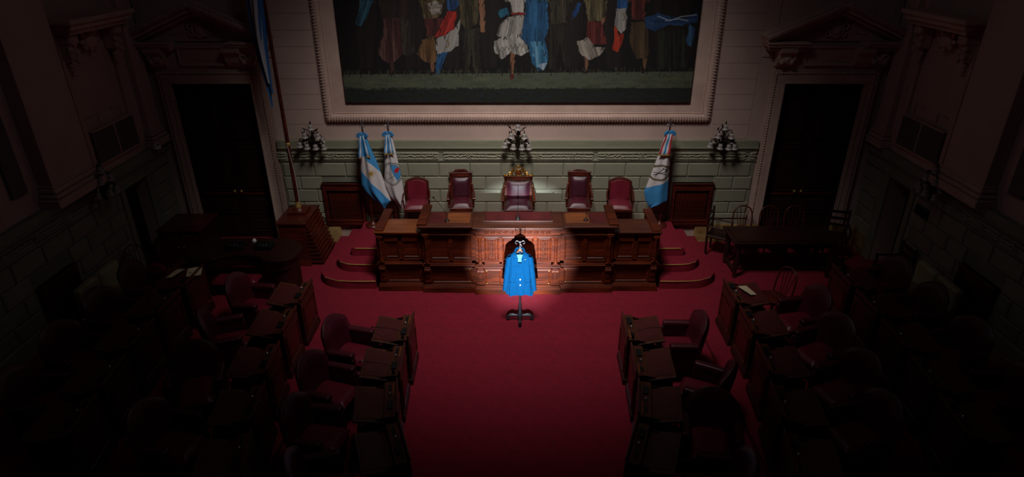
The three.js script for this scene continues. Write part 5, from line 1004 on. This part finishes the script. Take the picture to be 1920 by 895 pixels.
// corner cabinet, sofas, plaque, camera
{
  const t = thing('low_cabinet', 'low dark wooden cabinet in the corner beside the flagpole-side door', 'cabinet', null, -6.64, 0, 11.42);
  mk('body', L(.8, .76, .8, 0, .38, 0, .01), M.woodDark, t); mk('top', L(.86, .04, .86, 0, .78, 0, .012), M.woodRed, t);
  for (const s of [-1, 1]) { const d = mk('door', mv(raised(.34, .6, .018, .03), s * .19, .4, .4), M.woodRed, t); mk('knob', ball(.014, s * .05, .45, .43), M.brass, d); }
}
for (const s of [-1, 1]) {
  const t = thing('cream_sofa', s > 0 ? 'cream upholstered bench sofa along the side wall, long table side' : 'cream upholstered bench sofa along the side wall, flagpole side', 'sofa', null, s * 6.76, .201, 8.98, -s * 90);
  mk('base', L(1.1, .22, .52, 0, .14, 0, .03), M.cream, t);
  for (const x of [-.275, .275]) { mk('seat_cushion', L(.53, .14, .5, x, .33, .02, .05, 3), M.cream, t); mk('back_cushion', L(.53, .4, .14, x, .56, -.2, .05, 3), M.cream, t); }
  for (const sx of [-1, 1]) for (const z of [-.2, .2]) mk('leg', cyl(.018, .022, .04, sx * .48, 0, z, 8), M.woodDark, t);
}
{ const t = thing('wall_plaque', 'small dark plaque on the stone blocks beneath the side sconce, long table side', 'plaque', null, WX - .058, 1.52, 10.12, -90); mk('plate', L(.34, .15, .02, 0, .075, .012, .005), M.black, t); mk('rim', mv(mould(.36, .17, [[0, 0], [0, .02], [.012, .024], [.02, .018]]), 0, .075, 0), M.woodDark, t); }
{ const t = thing('dome_camera', 'white dome security camera standing on the ledge, flagpole side', 'camera', null, -6.98, 2.271, 11.62, 60); mk('base', lathe([[.075, 0], [.075, .03], [.066, .05]], 0, 0, 0, 16), M.white, t); mk('dome', fin(new THREE.SphereGeometry(.064, 16, 8, 0, Math.PI * 2, 0, Math.PI / 2)).translate(0, .05, 0), M.white, t); mk('lens', mv(fin(new THREE.CylinderGeometry(.02, .024, .014, 12)), 0, .085, .05, 1.0), M.black, t); }

// ---------------------------------------------------------------- the lamps themselves (outside the frame)
{
  const p = jacketSpot.position, q = jacketSpot.target.position;
  const t = thing('stage_spotlight', 'black stage spotlight on a tripod aimed at the blue jacket', 'spotlight', null, p.x, 0, -p.z);
  for (let i = 0; i < 3; i++) { const a = i * 2.094; mk('leg', tube([[0, .9, 0], [Math.cos(a) * .3, .45, Math.sin(a) * .3], [Math.cos(a) * .55, .02, Math.sin(a) * .55]], .015, 6, 6), M.black, t); }
  mk('mast', cyl(.02, .018, 1.55, 0, .85, 0, 10), M.black, t);
  const dir = V().subVectors(q, p).normalize(); const quat = new THREE.Quaternion().setFromUnitVectors(V(0, 1, 0), dir);
  const can = new THREE.LatheGeometry([[0, -.36], [.09, -.34], [.1, -.05], [.12, -.01], [.12, .0], [.1, -.02], [.09, -.06], [0, -.06]].map(([r, h]) => new THREE.Vector2(r, h)), 18); can.applyQuaternion(quat); can.translate(0, p.y, 0); can.translate(-dir.x * .02, -dir.y * .02, -dir.z * .02);
  mk('housing', fin(can), M.black, t);
  const lens = new THREE.CircleGeometry(.088, 20); lens.rotateX(-Math.PI / 2); lens.applyQuaternion(quat); lens.translate(-dir.x * .06, p.y - dir.y * .06, -dir.z * .06); mk('lens', fin(lens), M.lampLens, t);
}
{
  const p = houseSpot.position, q = houseSpot.target.position, dir = V().subVectors(q, p).normalize(), quat = new THREE.Quaternion().setFromUnitVectors(V(0, 1, 0), dir);
  const t = thing('ceiling_floodlight', 'large round ceiling floodlight hanging over the rostrum', 'floodlight', null, p.x, 0, -p.z);
  const can = new THREE.LatheGeometry([[0, -.5], [.3, -.46], [.6, -.16], [.66, -.08], [.64, -.1], [.0, -.12]].map(([r, h]) => new THREE.Vector2(r, h)), 24); can.applyQuaternion(quat); can.translate(0, p.y, 0); mk('housing', fin(can), M.black, t);
  const lens = new THREE.CircleGeometry(.6, 28); lens.rotateX(-Math.PI / 2); lens.applyQuaternion(quat); lens.translate(-dir.x * .07, p.y - dir.y * .07, -dir.z * .07); mk('lens', fin(lens), M.lampLens, t);
  mk('hanger', cyl(.03, .03, .5, 0, 9.5, -.0, 8), M.black, t);
}
scene.traverse((o) => { if (o.isMesh) { o.castShadow = true; o.receiveShadow = true; } });
renderer.render(scene, camera);
